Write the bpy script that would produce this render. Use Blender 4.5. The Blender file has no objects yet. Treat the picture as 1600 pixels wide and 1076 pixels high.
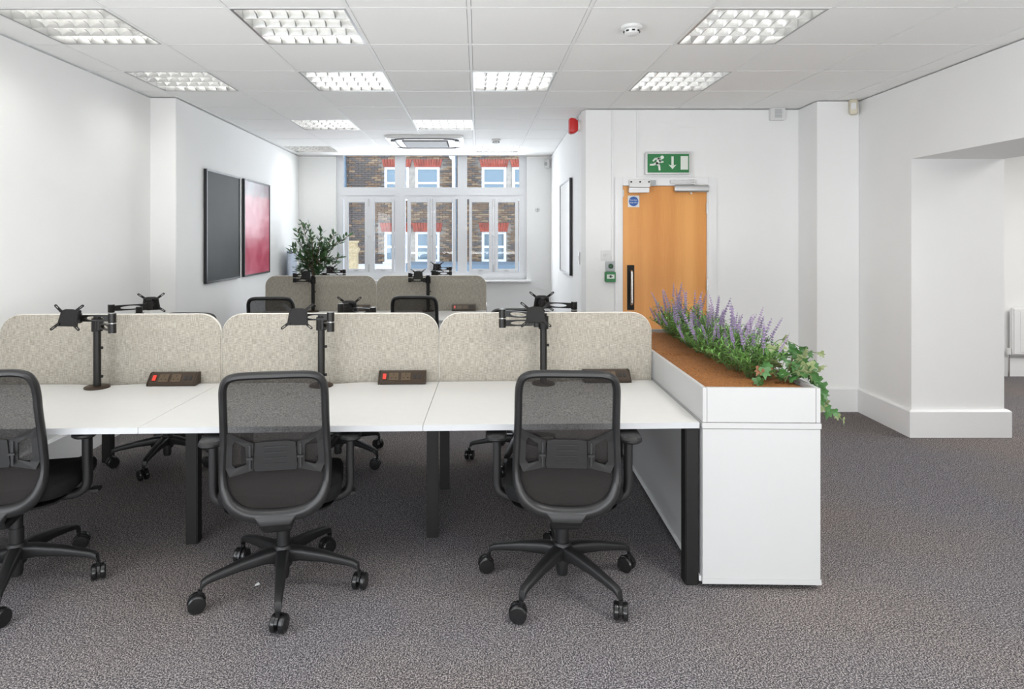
import bpy, bmesh, math, random
from mathutils import Vector, Matrix
random.seed(7)
S = bpy.context.scene
COL = S.collection
PI = math.pi

# ------------------------------------------------------------------ camera, world, lights, exposure
F, CX, CY, CH, CEIL = 990.0, 747.0, 369.0, 1.5, 2.665
cam = bpy.data.cameras.new('camera'); co = bpy.data.objects.new('camera', cam); COL.objects.link(co)
co.location = (0, 0, CH); co.rotation_euler = (PI/2, 0, 0)
cam.sensor_width = 36; cam.lens = F/1600*36
cam.shift_x = (800-CX)/1600; cam.shift_y = -(538-CY)/1600
cam.clip_start = 0.05; cam.clip_end = 200
S.camera = co
w = bpy.data.worlds.new('sky'); S.world = w; w.use_nodes = True
w.node_tree.nodes['Background'].inputs[0].default_value = (0.80, 0.88, 1.0, 1)
w.node_tree.nodes['Background'].inputs[1].default_value = 1.7
S.view_settings.view_transform = 'Standard'; S.view_settings.look = 'None'
S.view_settings.gamma = 1; S.view_settings.use_curve_mapping = False
S.view_settings.exposure = 0.74

def area(name, loc, rot, sx, sy, energy, col=(1, 1, 1), spread=PI):
    l = bpy.data.lights.new(name, 'AREA'); l.shape = 'RECTANGLE'; l.size = sx; l.size_y = sy
    l.energy = energy; l.color = col; l.spread = spread
    o = bpy.data.objects.new(name, l); COL.objects.link(o); o.location = loc; o.rotation_euler = rot
    return o
# added fills behind and beside the camera; street window daylight; lamp of the side room
area('rear_fill_light', (0.2, -1.3, 0.72), (PI/2+.2, 0, 0), 5.8, 1.3, 115, (0.97, 0.985, 1.0))  # low unseen fill, added to lift the ceiling and the carpet under the desks
area('flank_fill_light', (-2.68, 0.35, 1.15), (PI/2, 0, -PI/2), 2.4, 2.0, 38, (0.86, 0.93, 1.0))  # unseen cool fill, added for the right wall and under the desks
area('street_window_light', (-0.68, 9.16, 1.75), (-PI/2+.05, 0, 0), 2.7, 1.7, 30, (0.88, 0.94, 1.0)).visible_camera = False
area('side_room_light', (5.9, 4.2, 2.6), (0, 0, 0), 2.5, 2.5, 60, (1, 0.99, 0.97))
LUM_W = 14.0      # watts of each ceiling luminaire

# ------------------------------------------------------------------ helpers
def mat(name, col, rough=0.5, metal=0.0, var=0.0, vscale=20, bump=0.0, bscale=200, stretch=None, spec=0.5):
    m = bpy.data.materials.new(name); m.use_nodes = True
    nt = m.node_tree; b = nt.nodes['Principled BSDF']
    b.inputs['Base Color'].default_value = (*col, 1); b.inputs['Roughness'].default_value = rough
    b.inputs['Metallic'].default_value = metal; b.inputs['Specular IOR Level'].default_value = spec
    tc = nt.nodes.new('ShaderNodeTexCoord'); mp = nt.nodes.new('ShaderNodeMapping')
    nt.links.new(tc.outputs['Object'], mp.inputs[0])
    if stretch: mp.inputs['Scale'].default_value = stretch
    # every surface gets a little procedural variation
    n = nt.nodes.new('ShaderNodeTexNoise'); n.inputs['Scale'].default_value = vscale; n.inputs['Detail'].default_value = 4
    nt.links.new(mp.outputs[0], n.inputs['Vector'])
    r = nt.nodes.new('ShaderNodeValToRGB'); v = max(var, 0.003)
    r.color_ramp.elements[0].position = 0.3; r.color_ramp.elements[1].position = 0.7
    r.color_ramp.elements[0].color = (*[max(c*(1-v), 0) for c in col], 1)
    r.color_ramp.elements[1].color = (*[min(c*(1+v), 1) for c in col], 1)
    nt.links.new(n.outputs['Fac'], r.inputs[0]); nt.links.new(r.outputs[0], b.inputs['Base Color'])
    if bump:
        n2 = nt.nodes.new('ShaderNodeTexNoise'); n2.inputs['Scale'].default_value = bscale; n2.inputs['Detail'].default_value = 3
        nt.links.new(mp.outputs[0], n2.inputs['Vector'])
        bp = nt.nodes.new('ShaderNodeBump'); bp.inputs['Strength'].default_value = bump; bp.inputs['Distance'].default_value = 0.004
        nt.links.new(n2.outputs['Fac'], bp.inputs['Height']); nt.links.new(bp.outputs[0], b.inputs['Normal'])
    return m

def emis(name, col, strength):
    m = mat(name, col, 0.5); b = m.node_tree.nodes['Principled BSDF']
    b.inputs['Emission Color'].default_value = (*col, 1); b.inputs['Emission Strength'].default_value = strength
    return m

M = {}
M['wall'] = mat('white_wall_paint', (0.87, 0.87, 0.862), 0.75, var=0.008, vscale=3, bump=0.03, bscale=300)
M['skirt'] = mat('white_gloss_paint', (0.84, 0.84, 0.84), 0.4)
M['tile'] = mat('mineral_fibre_tile', (0.89, 0.887, 0.875), 0.9, var=0.012, vscale=120, bump=0.12, bscale=350)
M['tbar'] = mat('white_enamel_steel', (0.86, 0.86, 0.85), 0.6)
M['slab'] = mat('dark_void', (0.1, 0.1, 0.1), 0.9)
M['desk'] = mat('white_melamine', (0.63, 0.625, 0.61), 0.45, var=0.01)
M['edge'] = mat('darkened_edge_band', (0.46, 0.47, 0.485), 0.45)  # front edge's lower brightness put into the colour, darker than the worktop
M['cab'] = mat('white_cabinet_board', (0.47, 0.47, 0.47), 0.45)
M['black'] = mat('black_powder_coat', (0.008, 0.0075, 0.007), 0.5, spec=0.3, bump=0.1, bscale=600)
M['blackgloss'] = mat('black_satin_steel', (0.009, 0.008, 0.007), 0.35, spec=0.35)
M['plastic'] = mat('charcoal_nylon', (0.013, 0.013, 0.0135), 0.42, spec=0.4, bump=0.08, bscale=700)
M['plasticlt'] = mat('charcoal_frame_nylon', (0.016, 0.016, 0.0165), 0.36, spec=0.42, bump=0.05, bscale=700)
M['rubber'] = mat('black_caster_nylon', (0.010, 0.010, 0.0105), 0.25)
M['seat'] = mat('black_seat_fabric', (0.010, 0.010, 0.0105), 0.9, spec=0.2, var=0.3, vscale=400, bump=0.4, bscale=500)
M['frame_art'] = mat('black_picture_frame', (0.015, 0.015, 0.017), 0.3)
M['paper'] = mat('white_print_paper', (0.75, 0.75, 0.75), 0.15)
M['art_dark'] = mat('charcoal_print', (0.03, 0.032, 0.031), 0.45, var=0.25, vscale=1.5, spec=0.12)
M['chrome'] = mat('polished_chrome', (0.75, 0.75, 0.75), 0.18, 1.0)
M['steel'] = mat('brushed_steel', (0.6, 0.6, 0.6), 0.35, 0.9)
M['bronze'] = mat('dark_bronze_plastic', (0.035, 0.021, 0.011), 0.38, spec=0.4)
M['bronzelt'] = mat('bronze_socket_face', (0.085, 0.055, 0.028), 0.4)
M['red'] = mat('red_plastic', (0.55, 0.02, 0.02), 0.35)
M['redsw'] = mat('red_rocker_switch', (0.75, 0.05, 0.03), 0.3)
M['green'] = mat('safety_green', (0.02, 0.19, 0.055), 0.4)
M['signwhite'] = mat('sign_white', (0.72, 0.76, 0.70), 0.4)
M['blue'] = mat('mandatory_blue', (0.02, 0.10, 0.38), 0.4)
M['whiteplastic'] = mat('white_plastic', (0.75, 0.75, 0.74), 0.4)
M['cream'] = mat('cream_plastic', (0.62, 0.57, 0.45), 0.4)
M['greyplastic'] = mat('grey_plastic', (0.42, 0.43, 0.44), 0.4)
M['darkgap'] = mat('dark_recess', (0.02, 0.02, 0.02), 0.8)
M['coir'] = mat('brown_coir', (0.27, 0.105, 0.025), 0.95, var=0.55, vscale=130, bump=1.0, bscale=180)
M['pot'] = mat('grey_pot', (0.3, 0.3, 0.32), 0.5)
M['bark'] = mat('brown_bark', (0.16, 0.09, 0.05), 0.9, var=0.3)
M['stem'] = mat('green_stem', (0.10, 0.16, 0.05), 0.7)
M['lavleaf'] = mat('lavender_leaf', (0.135, 0.29, 0.065), 0.5, var=0.55, vscale=18)
M['lavflower'] = mat('lavender_flower', (0.25, 0.19, 0.31), 0.7, var=0.4, vscale=120)
M['lavflower2'] = mat('lavender_flower_pale', (0.33, 0.26, 0.37), 0.7, var=0.3, vscale=120)
M['ivy'] = mat('ivy_leaf', (0.055, 0.15, 0.04), 0.4, var=0.55, vscale=45)
M['ivy2'] = mat('ivy_leaf_variegated', (0.24, 0.29, 0.13), 0.45, var=0.75, vscale=60)
M['ivydry'] = mat('ivy_leaf_dry', (0.20, 0.085, 0.035), 0.6, var=0.3, vscale=40)
M['ficus'] = mat('ficus_leaf', (0.055, 0.13, 0.045), 0.35, var=0.5, vscale=9)
M['louvre'] = mat('bright_aluminium_louvre', (0.52, 0.52, 0.51), 0.25, 0.8)
M['reflector'] = mat('luminaire_reflector', (0.85, 0.85, 0.84), 0.4, 0.2)
M['lumframe'] = mat('luminaire_frame', (0.35, 0.35, 0.35), 0.3, 0.7)
M['tube'] = emis('fluorescent_tube', (1.0, 0.99, 0.95), 10.0)
M['signlit'] = M['green']
M['upvc'] = mat('white_window_paint', (0.80, 0.81, 0.83), 0.4)
M['redbrick'] = mat('red_rubbed_brick', (0.29, 0.055, 0.032), 0.9, var=0.3, vscale=5)
M['mortar'] = mat('pale_mortar', (0.42, 0.38, 0.33), 0.95, var=0.2, vscale=8)
M['lead'] = mat('blue_grey_lead', (0.12, 0.17, 0.22), 0.6)
M['stone'] = mat('yellow_stone', (0.42, 0.33, 0.20), 0.85, var=0.2)
M['extglass'] = mat('sky_reflecting_glass', (0.20, 0.27, 0.32), 0.05, 0.3)  # blue of the reflected sky is partly put into the base colour
M['acrylic'] = mat('blue_grey_acrylic', (0.45, 0.5, 0.6), 0.2)

def nodes(m):
    nt = m.node_tree; return nt, nt.nodes['Principled BSDF']
# carpet: speckled loop pile
def carpet():
    m = bpy.data.materials.new('speckled_loop_carpet'); m.use_nodes = True
    nt, b = nodes(m); L = nt.links
    tc = nt.nodes.new('ShaderNodeTexCoord')
    def noise(s, d=2, dist=0.0):
        n = nt.nodes.new('ShaderNodeTexNoise'); n.inputs['Scale'].default_value = s; n.inputs['Detail'].default_value = d
        n.inputs['Distortion'].default_value = dist
        L.new(tc.outputs['Object'], n.inputs['Vector']); return n
    a = noise(190, 2, 0.4); c = noise(0.9, 2)
    r = nt.nodes.new('ShaderNodeValToRGB'); e = r.color_ramp.elements
    e[0].position = 0.40; e[0].color = (0.046, 0.044, 0.049, 1)
    e[1].position = 0.64; e[1].color = (0.41, 0.375, 0.36, 1)
    k = e.new(0.5); k.color = (0.133, 0.120, 0.119, 1)
    L.new(a.outputs['Fac'], r.inputs[0])
    mx = nt.nodes.new('ShaderNodeMix'); mx.data_type = 'RGBA'; mx.blend_type = 'MULTIPLY'; mx.inputs[0].default_value = 1
    r2 = nt.nodes.new('ShaderNodeValToRGB'); r2.color_ramp.elements[0].color = (0.92, 0.96, 1.04, 1); r2.color_ramp.elements[1].color = (1.03, 1.0, 0.97, 1)  # broad cool-to-warm tint stands in for mixed light colours on the carpet
    r2.color_ramp.elements[0].position = 0.35; r2.color_ramp.elements[1].position = 0.65
    L.new(c.outputs['Fac'], r2.inputs[0]); L.new(r.outputs[0], mx.inputs[6]); L.new(r2.outputs[0], mx.inputs[7])
    L.new(mx.outputs[2], b.inputs['Base Color']); b.inputs['Roughness'].default_value = 1.0; b.inputs['Specular IOR Level'].default_value = 0.1
    bp = nt.nodes.new('ShaderNodeBump'); bp.inputs['Strength'].default_value = 0.6; bp.inputs['Distance'].default_value = 0.006
    L.new(a.outputs['Fac'], bp.inputs['Height']); L.new(bp.outputs[0], b.inputs['Normal'])
    return m
M['carpet'] = carpet()
def woven():
    m = bpy.data.materials.new('beige_woven_fabric'); m.use_nodes = True
    nt, b = nodes(m); L = nt.links
    tc = nt.nodes.new('ShaderNodeTexCoord')
    def streak(sc):
        mp = nt.nodes.new('ShaderNodeMapping'); mp.inputs['Scale'].default_value = sc
        n = nt.nodes.new('ShaderNodeTexNoise'); n.inputs['Scale'].default_value = 1; n.inputs['Detail'].default_value = 3
        L.new(tc.outputs['Object'], mp.inputs[0]); L.new(mp.outputs[0], n.inputs['Vector']); return n
    a = streak((330, 60, 24)); c = streak((40, 60, 330))
    add = nt.nodes.new('ShaderNodeMath'); L.new(a.outputs['Fac'], add.inputs[0]); L.new(c.outputs['Fac'], add.inputs[1])
    r = nt.nodes.new('ShaderNodeValToRGB'); e = r.color_ramp.elements
    half = nt.nodes.new('ShaderNodeMath'); half.operation = 'MULTIPLY'; half.inputs[1].default_value = 0.5
    L.new(add.outputs[0], half.inputs[0]); L.new(half.outputs[0], r.inputs[0])
    e[0].position = 0.38; e[0].color = (0.25, 0.229, 0.19, 1); e[1].position = 0.62; e[1].color = (0.50, 0.464, 0.40, 1)
    L.new(r.outputs[0], b.inputs['Base Color']); b.inputs['Roughness'].default_value = 0.95
    bp = nt.nodes.new('ShaderNodeBump'); bp.inputs['Strength'].default_value = 0.3; bp.inputs['Distance'].default_value = 0.002
    L.new(half.outputs[0], bp.inputs['Height']); L.new(bp.outputs[0], b.inputs['Normal'])
    return m
M['woven'] = woven()
M['trimfab'] = mat('pale_screen_edge', (0.72, 0.69, 0.63), 0.6)
def meshfab():
    m = bpy.data.materials.new('black_mesh_fabric'); m.use_nodes = True
    nt, b = nodes(m); L = nt.links
    b.inputs['Base Color'].default_value = (0.021, 0.0185, 0.0175, 1); b.inputs['Roughness'].default_value = 0.8; b.inputs['Specular IOR Level'].default_value = 0.2
    tc = nt.nodes.new('ShaderNodeTexCoord')
    mp = nt.nodes.new('ShaderNodeMapping'); mp.inputs['Scale'].default_value = (170, 60, 420)
    n = nt.nodes.new('ShaderNodeTexNoise'); n.inputs['Scale'].default_value = 1; n.inputs['Detail'].default_value = 2
    L.new(tc.outputs['Object'], mp.inputs[0]); L.new(mp.outputs[0], n.inputs['Vector'])
    mr = nt.nodes.new('ShaderNodeMapRange'); mr.inputs[1].default_value = 0.3; mr.inputs[2].default_value = 0.7
    mr.inputs[3].default_value = 0.70; mr.inputs[4].default_value = 0.90
    L.new(n.outputs['Fac'], mr.inputs[0])
    t = nt.nodes.new('ShaderNodeBsdfTransparent'); mx = nt.nodes.new('ShaderNodeMixShader')
    L.new(mr.outputs[0], mx.inputs[0]); L.new(t.outputs[0], mx.inputs[1]); L.new(b.outputs[0], mx.inputs[2])
    L.new(mx.outputs[0], nt.nodes['Material Output'].inputs[0])
    return m
M['mesh'] = meshfab()
def glass():
    m = bpy.data.materials.new('window_glass'); m.use_nodes = True
    nt, b = nodes(m); L = nt.links
    t = nt.nodes.new('ShaderNodeBsdfTransparent'); g = nt.nodes.new('ShaderNodeBsdfGlossy'); g.inputs['Roughness'].default_value = 0.01
    t.inputs[0].default_value = (0.95, 0.97, 0.98, 1)
    fr = nt.nodes.new('ShaderNodeFresnel'); fr.inputs[0].default_value = 1.45
    mx = nt.nodes.new('ShaderNodeMixShader'); L.new(fr.outputs[0], mx.inputs[0]); L.new(t.outputs[0], mx.inputs[1]); L.new(g.outputs[0], mx.inputs[2])
    L.new(mx.outputs[0], nt.nodes['Material Output'].inputs[0]); return m
M['glass'] = glass()
def beech():
    m = bpy.data.materials.new('beech_veneer'); m.use_nodes = True
    nt, b = nodes(m); L = nt.links
    tc = nt.nodes.new('ShaderNodeTexCoord')
    def st(sc, d):
        mp = nt.nodes.new('ShaderNodeMapping'); mp.inputs['Scale'].default_value = sc
        n = nt.nodes.new('ShaderNodeTexNoise'); n.inputs['Scale'].default_value = 1; n.inputs['Detail'].default_value = d
        L.new(tc.outputs['Object'], mp.inputs[0]); L.new(mp.outputs[0], n.inputs['Vector']); return n
    a = st((7, 1, 0.15), 1); c = st((120, 5, 5), 3)
    mx = nt.nodes.new('ShaderNodeMath'); mx.operation = 'MULTIPLY_ADD'; mx.inputs[1].default_value = 0.25
    L.new(c.outputs['Fac'], mx.inputs[0]); L.new(a.outputs['Fac'], mx.inputs[2])
    r = nt.nodes.new('ShaderNodeValToRGB'); e = r.color_ramp.elements
    e[0].position = 0.45; e[0].color = (0.68, 0.275, 0.06, 1); e[1].position = 0.85; e[1].color = (0.84, 0.40, 0.115, 1)
    L.new(mx.outputs[0], r.inputs[0]); L.new(r.outputs[0], b.inputs['Base Color']); b.inputs['Roughness'].default_value = 0.4
    return m
M['beech'] = beech()
def art_pink():
    # abstract print: pink field, grey band at the top, soft darker patches in the middle
    m = bpy.data.materials.new('pink_abstract_print'); m.use_nodes = True
    nt, b = nodes(m); L = nt.links
    tc = nt.nodes.new('ShaderNodeTexCoord'); sp = nt.nodes.new('ShaderNodeSeparateXYZ'); L.new(tc.outputs['Object'], sp.inputs[0])
    r = nt.nodes.new('ShaderNodeValToRGB'); e = r.color_ramp.elements
    mr = nt.nodes.new('ShaderNodeMapRange'); mr.inputs[1].default_value = -0.53; mr.inputs[2].default_value = 0.53
    n = nt.nodes.new('ShaderNodeTexNoise'); n.inputs['Scale'].default_value = 5; L.new(tc.outputs['Object'], n.inputs['Vector'])
    ad = nt.nodes.new('ShaderNodeMath'); ad.operation = 'MULTIPLY_ADD'; ad.inputs[1].default_value = 0.12
    L.new(n.outputs['Fac'], ad.inputs[0]); L.new(sp.outputs['Z'], ad.inputs[2]); L.new(ad.outputs[0], mr.inputs[0])
    e[0].position = 0.0; e[0].color = (0.62, 0.13, 0.20, 1); e[1].position = 1.0; e[1].color = (0.25, 0.24, 0.26, 1)
    for p, c in ((0.35, (0.66, 0.14, 0.21)), (0.7, (0.62, 0.19, 0.25)), (0.87, (0.58, 0.25, 0.28)), (0.92, (0.30, 0.27, 0.28))):
        k = e.new(p); k.color = (*c, 1)
    L.new(mr.outputs[0], r.inputs[0])
    n2 = nt.nodes.new('ShaderNodeTexNoise'); n2.inputs['Scale'].default_value = 3.5; n2.inputs['Detail'].default_value = 1
    L.new(tc.outputs['Object'], n2.inputs['Vector'])
    r2 = nt.nodes.new('ShaderNodeValToRGB'); r2.color_ramp.elements[0].position = 0.42; r2.color_ramp.elements[1].position = 0.6
    r2.color_ramp.elements[0].color = (0.85, 0.6, 0.68, 1); r2.color_ramp.elements[1].color = (1.05, 1.05, 1.05, 1)
    L.new(n2.outputs['Fac'], r2.inputs[0])
    mx = nt.nodes.new('ShaderNodeMix'); mx.data_type = 'RGBA'; mx.blend_type = 'MULTIPLY'; mx.inputs[0].default_value = 1
    L.new(r.outputs[0], mx.inputs[6]); L.new(r2.outputs[0], mx.inputs[7]); L.new(mx.outputs[2], b.inputs['Base Color'])
    b.inputs['Roughness'].default_value = 0.2; return m
M['art_pink'] = art_pink()
def brickmat(name, col):
    m = mat(name, col, 0.95, var=0.3, vscale=30); return m
M['brick_a'] = brickmat('brown_stock_brick', (0.175, 0.115, 0.075))
M['brick_b'] = brickmat('grey_stock_brick', (0.115, 0.095, 0.085))
M['brick_c'] = brickmat('tan_stock_brick', (0.27, 0.19, 0.12))

class MB:
    def __init__(s): s.v = []; s.f = []
    def add(s, vs, fs):
        o = len(s.v); s.v += [tuple(p) for p in vs]; s.f += [tuple(i+o for i in f) for f in fs]; return s
    def box(s, cx, cy, cz, sx, sy, sz, rz=0, mx=None):
        vs = [Vector((x*sx/2, y*sy/2, z*sz/2)) for z in (-1, 1) for y in (-1, 1) for x in (-1, 1)]
        m = Matrix.Translation((cx, cy, cz)) @ Matrix.Rotation(rz, 4, 'Z')
        if mx is not None: m = m @ mx
        return s.add([m @ v for v in vs], [(0, 2, 3, 1), (4, 5, 7, 6), (0, 1, 5, 4), (2, 6, 7, 3), (0, 4, 6, 2), (1, 3, 7, 5)])
    def b(s, x0, x1, y0, y1, z0, z1): return s.box((x0+x1)/2, (y0+y1)/2, (z0+z1)/2, x1-x0, y1-y0, z1-z0)
    def prism(s, pts, z0, z1):
        n = len(pts); a = sum(pts[i][0]*pts[(i+1) % n][1]-pts[(i+1) % n][0]*pts[i][1] for i in range(n))
        if a < 0: pts = pts[::-1]
        vs = [(x, y, z0) for x, y in pts]+[(x, y, z1) for x, y in pts]
        fs = [tuple(range(n))[::-1], tuple(range(n, 2*n))]+[(i, (i+1) % n, n+(i+1) % n, n+i) for i in range(n)]
        return s.add(vs, fs)
    def loft(s, rings, cap=True, closed=False):
        n = len(rings[0]); vs = [p for r in rings for p in r]; fs = []
        m = len(rings)
        for k in range(m if closed else m-1):
            a, c = k*n, ((k+1) % m)*n
            fs += [(a+i, a+(i+1) % n, c+(i+1) % n, c+i) for i in range(n)]
        if cap and not closed: fs += [tuple(range(n))[::-1], tuple(range((m-1)*n, m*n))]
        return s.add(vs, fs)
    def cyl(s, p0, p1, r0, r1=None, n=16):
        p0, p1 = Vector(p0), Vector(p1); r1 = r0 if r1 is None else r1
        t = (p1-p0).normalized(); u = t.orthogonal().normalized(); w_ = t.cross(u)
        ring = lambda p, r: [p+(u*math.cos(2*PI*i/n)+w_*math.sin(2*PI*i/n))*r for i in range(n)]
        return s.loft([ring(p0, r0), ring(p1, r1)])
    def lathe(s, prof, n=20, c=(0, 0, 0)):
        return s.loft([[(c[0]+r*math.cos(2*PI*i/n), c[1]+r*math.sin(2*PI*i/n), c[2]+z) for i in range(n)] for r, z in prof])
    def tube(s, path, r, n=6):
        path = [Vector(p) for p in path]; m = len(path)
        rs = r if isinstance(r, (list, tuple)) else [r]*m
        u = None; rings = []
        for i, p in enumerate(path):
            t = (path[min(i+1, m-1)]-path[max(i-1, 0)]).normalized()
            u = t.orthogonal().normalized() if u is None else (u-t*u.dot(t)).normalized()
            w_ = t.cross(u)
            rings.append([p+(u*math.cos(2*PI*j/n)+w_*math.sin(2*PI*j/n))*rs[i] for j in range(n)])
        return s.loft(rings)
    def sweep(s, path, prof, ref, closed=False, sc=None):
        path = [Vector(p) for p in path]; m = len(path); ref = Vector(ref); rings = []
        for i, p in enumerate(path):
            a = path[(i-1) % m] if closed else path[max(i-1, 0)]
            c = path[(i+1) % m] if closed else path[min(i+1, m-1)]
            t = (c-a).normalized(); nn = (ref-t*ref.dot(t)).normalized(); bb = t.cross(nn)
            k = sc[i] if sc else (1, 1)
            rings.append([p+bb*(x*k[0])+nn*(y*k[1]) for x, y in prof])
        return s.loft(rings, closed=closed)
    def mesh(s, name, m, smooth=True, bevel=0.0, seg=2):
        me = bpy.data.meshes.new(name); me.from_pydata(s.v, [], s.f); me.validate()
        bm = bmesh.new(); bm.from_mesh(me)
        bmesh.ops.recalc_face_normals(bm, faces=bm.faces)
        if bevel:
            es = [e for e in bm.edges if len(e.link_faces) == 2 and e.calc_face_angle(0) > 0.5]
            bmesh.ops.bevel(bm, geom=es, offset=bevel, segments=seg, affect='EDGES', clamp_overlap=True)
        bm.to_mesh(me); bm.free()
        if smooth:
            for p in me.polygons: p.use_smooth = True
            me.set_sharp_from_angle(angle=math.radians(38))
        me.materials.append(m); return me
    def build(s, name, m, parent=None, loc=None, rot=None, smooth=True, bevel=0.0, seg=2):
        return put(name, s.mesh(name, m, smooth, bevel, seg), parent, loc, rot)

def put(name, me, parent=None, loc=None, rot=None):
    o = bpy.data.objects.new(name, me); COL.objects.link(o)
    if parent: o.parent = parent
    if loc: o.location = loc
    if rot: o.rotation_euler = rot
    return o
def tag(o, label, cat, group=None):
    o['label'] = label; o['category'] = cat
    if group: o['group'] = group
    return o
def thing(name, label, cat, loc=(0, 0, 0), rz=0, group=None):
    o = bpy.data.objects.new(name, None); COL.objects.link(o); o.location = loc; o.rotation_euler = (0, 0, rz)
    o.empty_display_size = 0.1
    return tag(o, label, cat, group)
def struct(name, mb, m, **k):
    o = mb.build(name, m, **k) if isinstance(mb, MB) else put(name, mb)
    o['kind'] = 'structure'; return o
def copy_tree(o, parent=None):
    c = o.copy(); COL.objects.link(c); c.parent = parent
    for ch in [x for x in KIDS.get(o, [])]: copy_tree(ch, c)
    return c
KIDS = {}
def index_kids():
    KIDS.clear()
    for o in COL.objects:
        if o.parent: KIDS.setdefault(o.parent, []).append(o)
def rrect(w_, h, r, n=4):
    pts = []
    for cx, cy, a0 in ((w_/2-r, h/2-r, 0), (-w_/2+r, h/2-r, 90), (-w_/2+r, -h/2+r, 180), (w_/2-r, -h/2+r, 270)):
        for i in range(n+1):
            a = math.radians(a0+90*i/n); pts.append((cx+r*math.cos(a), cy+r*math.sin(a)))
    return pts
def ell(a, b_, n=10): return [(a*math.cos(2*PI*i/n), b_*math.sin(2*PI*i/n)) for i in range(n)]
def spline(pts, k=6, closed=False):
    P = [Vector(p) for p in pts]; n = len(P); out = []
    for i in range(n if closed else n-1):
        g = (lambda j: P[j % n]) if closed else (lambda j: P[max(0, min(n-1, j))])
        p0, p1, p2, p3 = g(i-1), g(i), g(i+1), g(i+2)
        for j in range(k):
            t = j/k
            out.append(0.5*((2*p1)+(p2-p0)*t+(2*p0-5*p1+4*p2-p3)*t*t+(3*p1-p0-3*p2+p3)*t**3))
    if not closed: out.append(P[-1])
    return out
def X(px, Y): return (px-CX)*Y/F
def Z(py, Y): return CH-(py-CY)*Y/F

# ------------------------------------------------------------------ the room
YB, YD = 9.19, 5.796       # window wall, door wall
struct('floor', MB().b(-3.2, 8.2, -2.3, 9.6, -0.1, 0), M['carpet'], smooth=False)
WT = CEIL-0.008            # walls stop just short of the ceiling: a shadow gap
WL = [(-2.74, -2.2), (-2.74, 5.3), (-2.527, 5.3), (-2.60, YB), (-2.60, 9.5), (-3.0, 9.5), (-3.0, -2.2)]
struct('wall_left', MB().prism(WL, 0, WT), M['wall'], smooth=False, bevel=0.004)
WX0, WX1, SILL = X(525, YB), X(823, YB), Z(437, YB)
wb = MB(); wb.b(-2.60, WX0, YB, 9.5, 0, WT); wb.b(WX1, 1.30, YB, 9.5, 0, WT); wb.b(WX0, WX1, YB, 9.5, 0, SILL)
struct('wall_back', wb, M['wall'], smooth=False)
DX0, DX1, DZ = X(972, YD), X(1105, YD), Z(290, YD)
wc = MB()
wc.prism([(1.058, YB), (0.975, 6.35), (0.962, 5.9), (0.985, YD), (DX0, YD), (DX0, 6.1), (1.3, 6.3), (1.3, YB)], 0, WT)
wc.b(DX0, DX1, YD, 6.1, DZ, WT)
wc.prism([(DX1, YD), (2.93, YD), (2.91, 5.44), (3.27, 5.44), (3.27, 6.1), (DX1, 6.1)], 0, WT)
struct('wall_centre', wc, M['wall'], smooth=False)
JX, OZ, OY0 = X(1569, 4.745), 2.08, 2.3
wr = MB()
wr.prism([(3.272, 5.44), (3.245, 4.745), (JX, 4.745), (JX, 6.81), (3.272, 6.81)], 0, WT)
wr.prism([(3.245, 4.745), (3.15, OY0), (JX, OY0), (JX, 4.745)], OZ, WT); wr.prism([(3.15, OY0), (3.0, -2.2), (JX, -2.2), (JX, OY0)], 0, WT)
struct('wall_right', wr, M['wall'], smooth=False)
wn = MB(); wn.b(3.6, 8.1, 6.81, 6.95, 0, WT); wn.b(8.0, 8.1, -2.2, 6.81, 0, WT); wn.b(3.9, 8.0, -2.2, -2.1, 0, WT)
struct('wall_side', wn, M['wall'], smooth=False)
struct('wall_rear', MB().b(-2.72, 3.0, -1.5, -1.36, 0, WT), M['wall'], smooth=False)

def skirt_path(name, pts, h=0.2, t=0.028):
    """a skirting board along a plan polyline (room on the left-hand side of the direction of travel)"""
    pts = [Vector((*p, 0)) for p in pts]; off = []
    n = len(pts)
    for i in range(n):
        d1 = (pts[i]-pts[i-1]).normalized() if i else None
        d2 = (pts[i+1]-pts[i]).normalized() if i < n-1 else None
        nrm = lambda d: Vector((-d.y, d.x, 0))
        if d1 is None: o = nrm(d2)
        elif d2 is None: o = nrm(d1)
        else:
            o = (nrm(d1)+nrm(d2)); o = o/max(o.dot(nrm(d1)), 0.3)
        off.append(o)
    rings = [[p+Vector((0, 0, 0.001)), p+o*t+Vector((0, 0, 0.001)), p+o*t+Vector((0, 0, h-0.012)), p+o*(t-0.012)+Vector((0, 0, h)), p+Vector((0, 0, h))] for p, o in zip(pts, off)]
    return struct(name, MB().loft(rings), M['skirt'], smooth=False)
skirt_path('baseboard_left', [(-2.60, YB), (-2.527, 5.3), (-2.74, 5.3), (-2.74, -2.1)])
skirt_path('baseboard_back', [(1.05, YB), (-2.59, YB)], 0.16)
skirt_path('baseboard_centre', [(X(1119, YD)+.01, YD), (2.93, YD), (2.91, 5.44), (3.272, 5.44), (3.245, 4.745), (JX+.004, 4.745), (JX+.004, 6.5)][::-1], 0.205, 0.03)
skirt_path('baseboard_inner', [(X(960, YD)-.01, YD), (0.985, YD), (0.962, 5.9), (0.975, 6.35), (1.05, YB-.03)], 0.16)
skirt_path('baseboard_side', [(7.9, 6.81), (JX+.05, 6.81)], 0.2)

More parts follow.
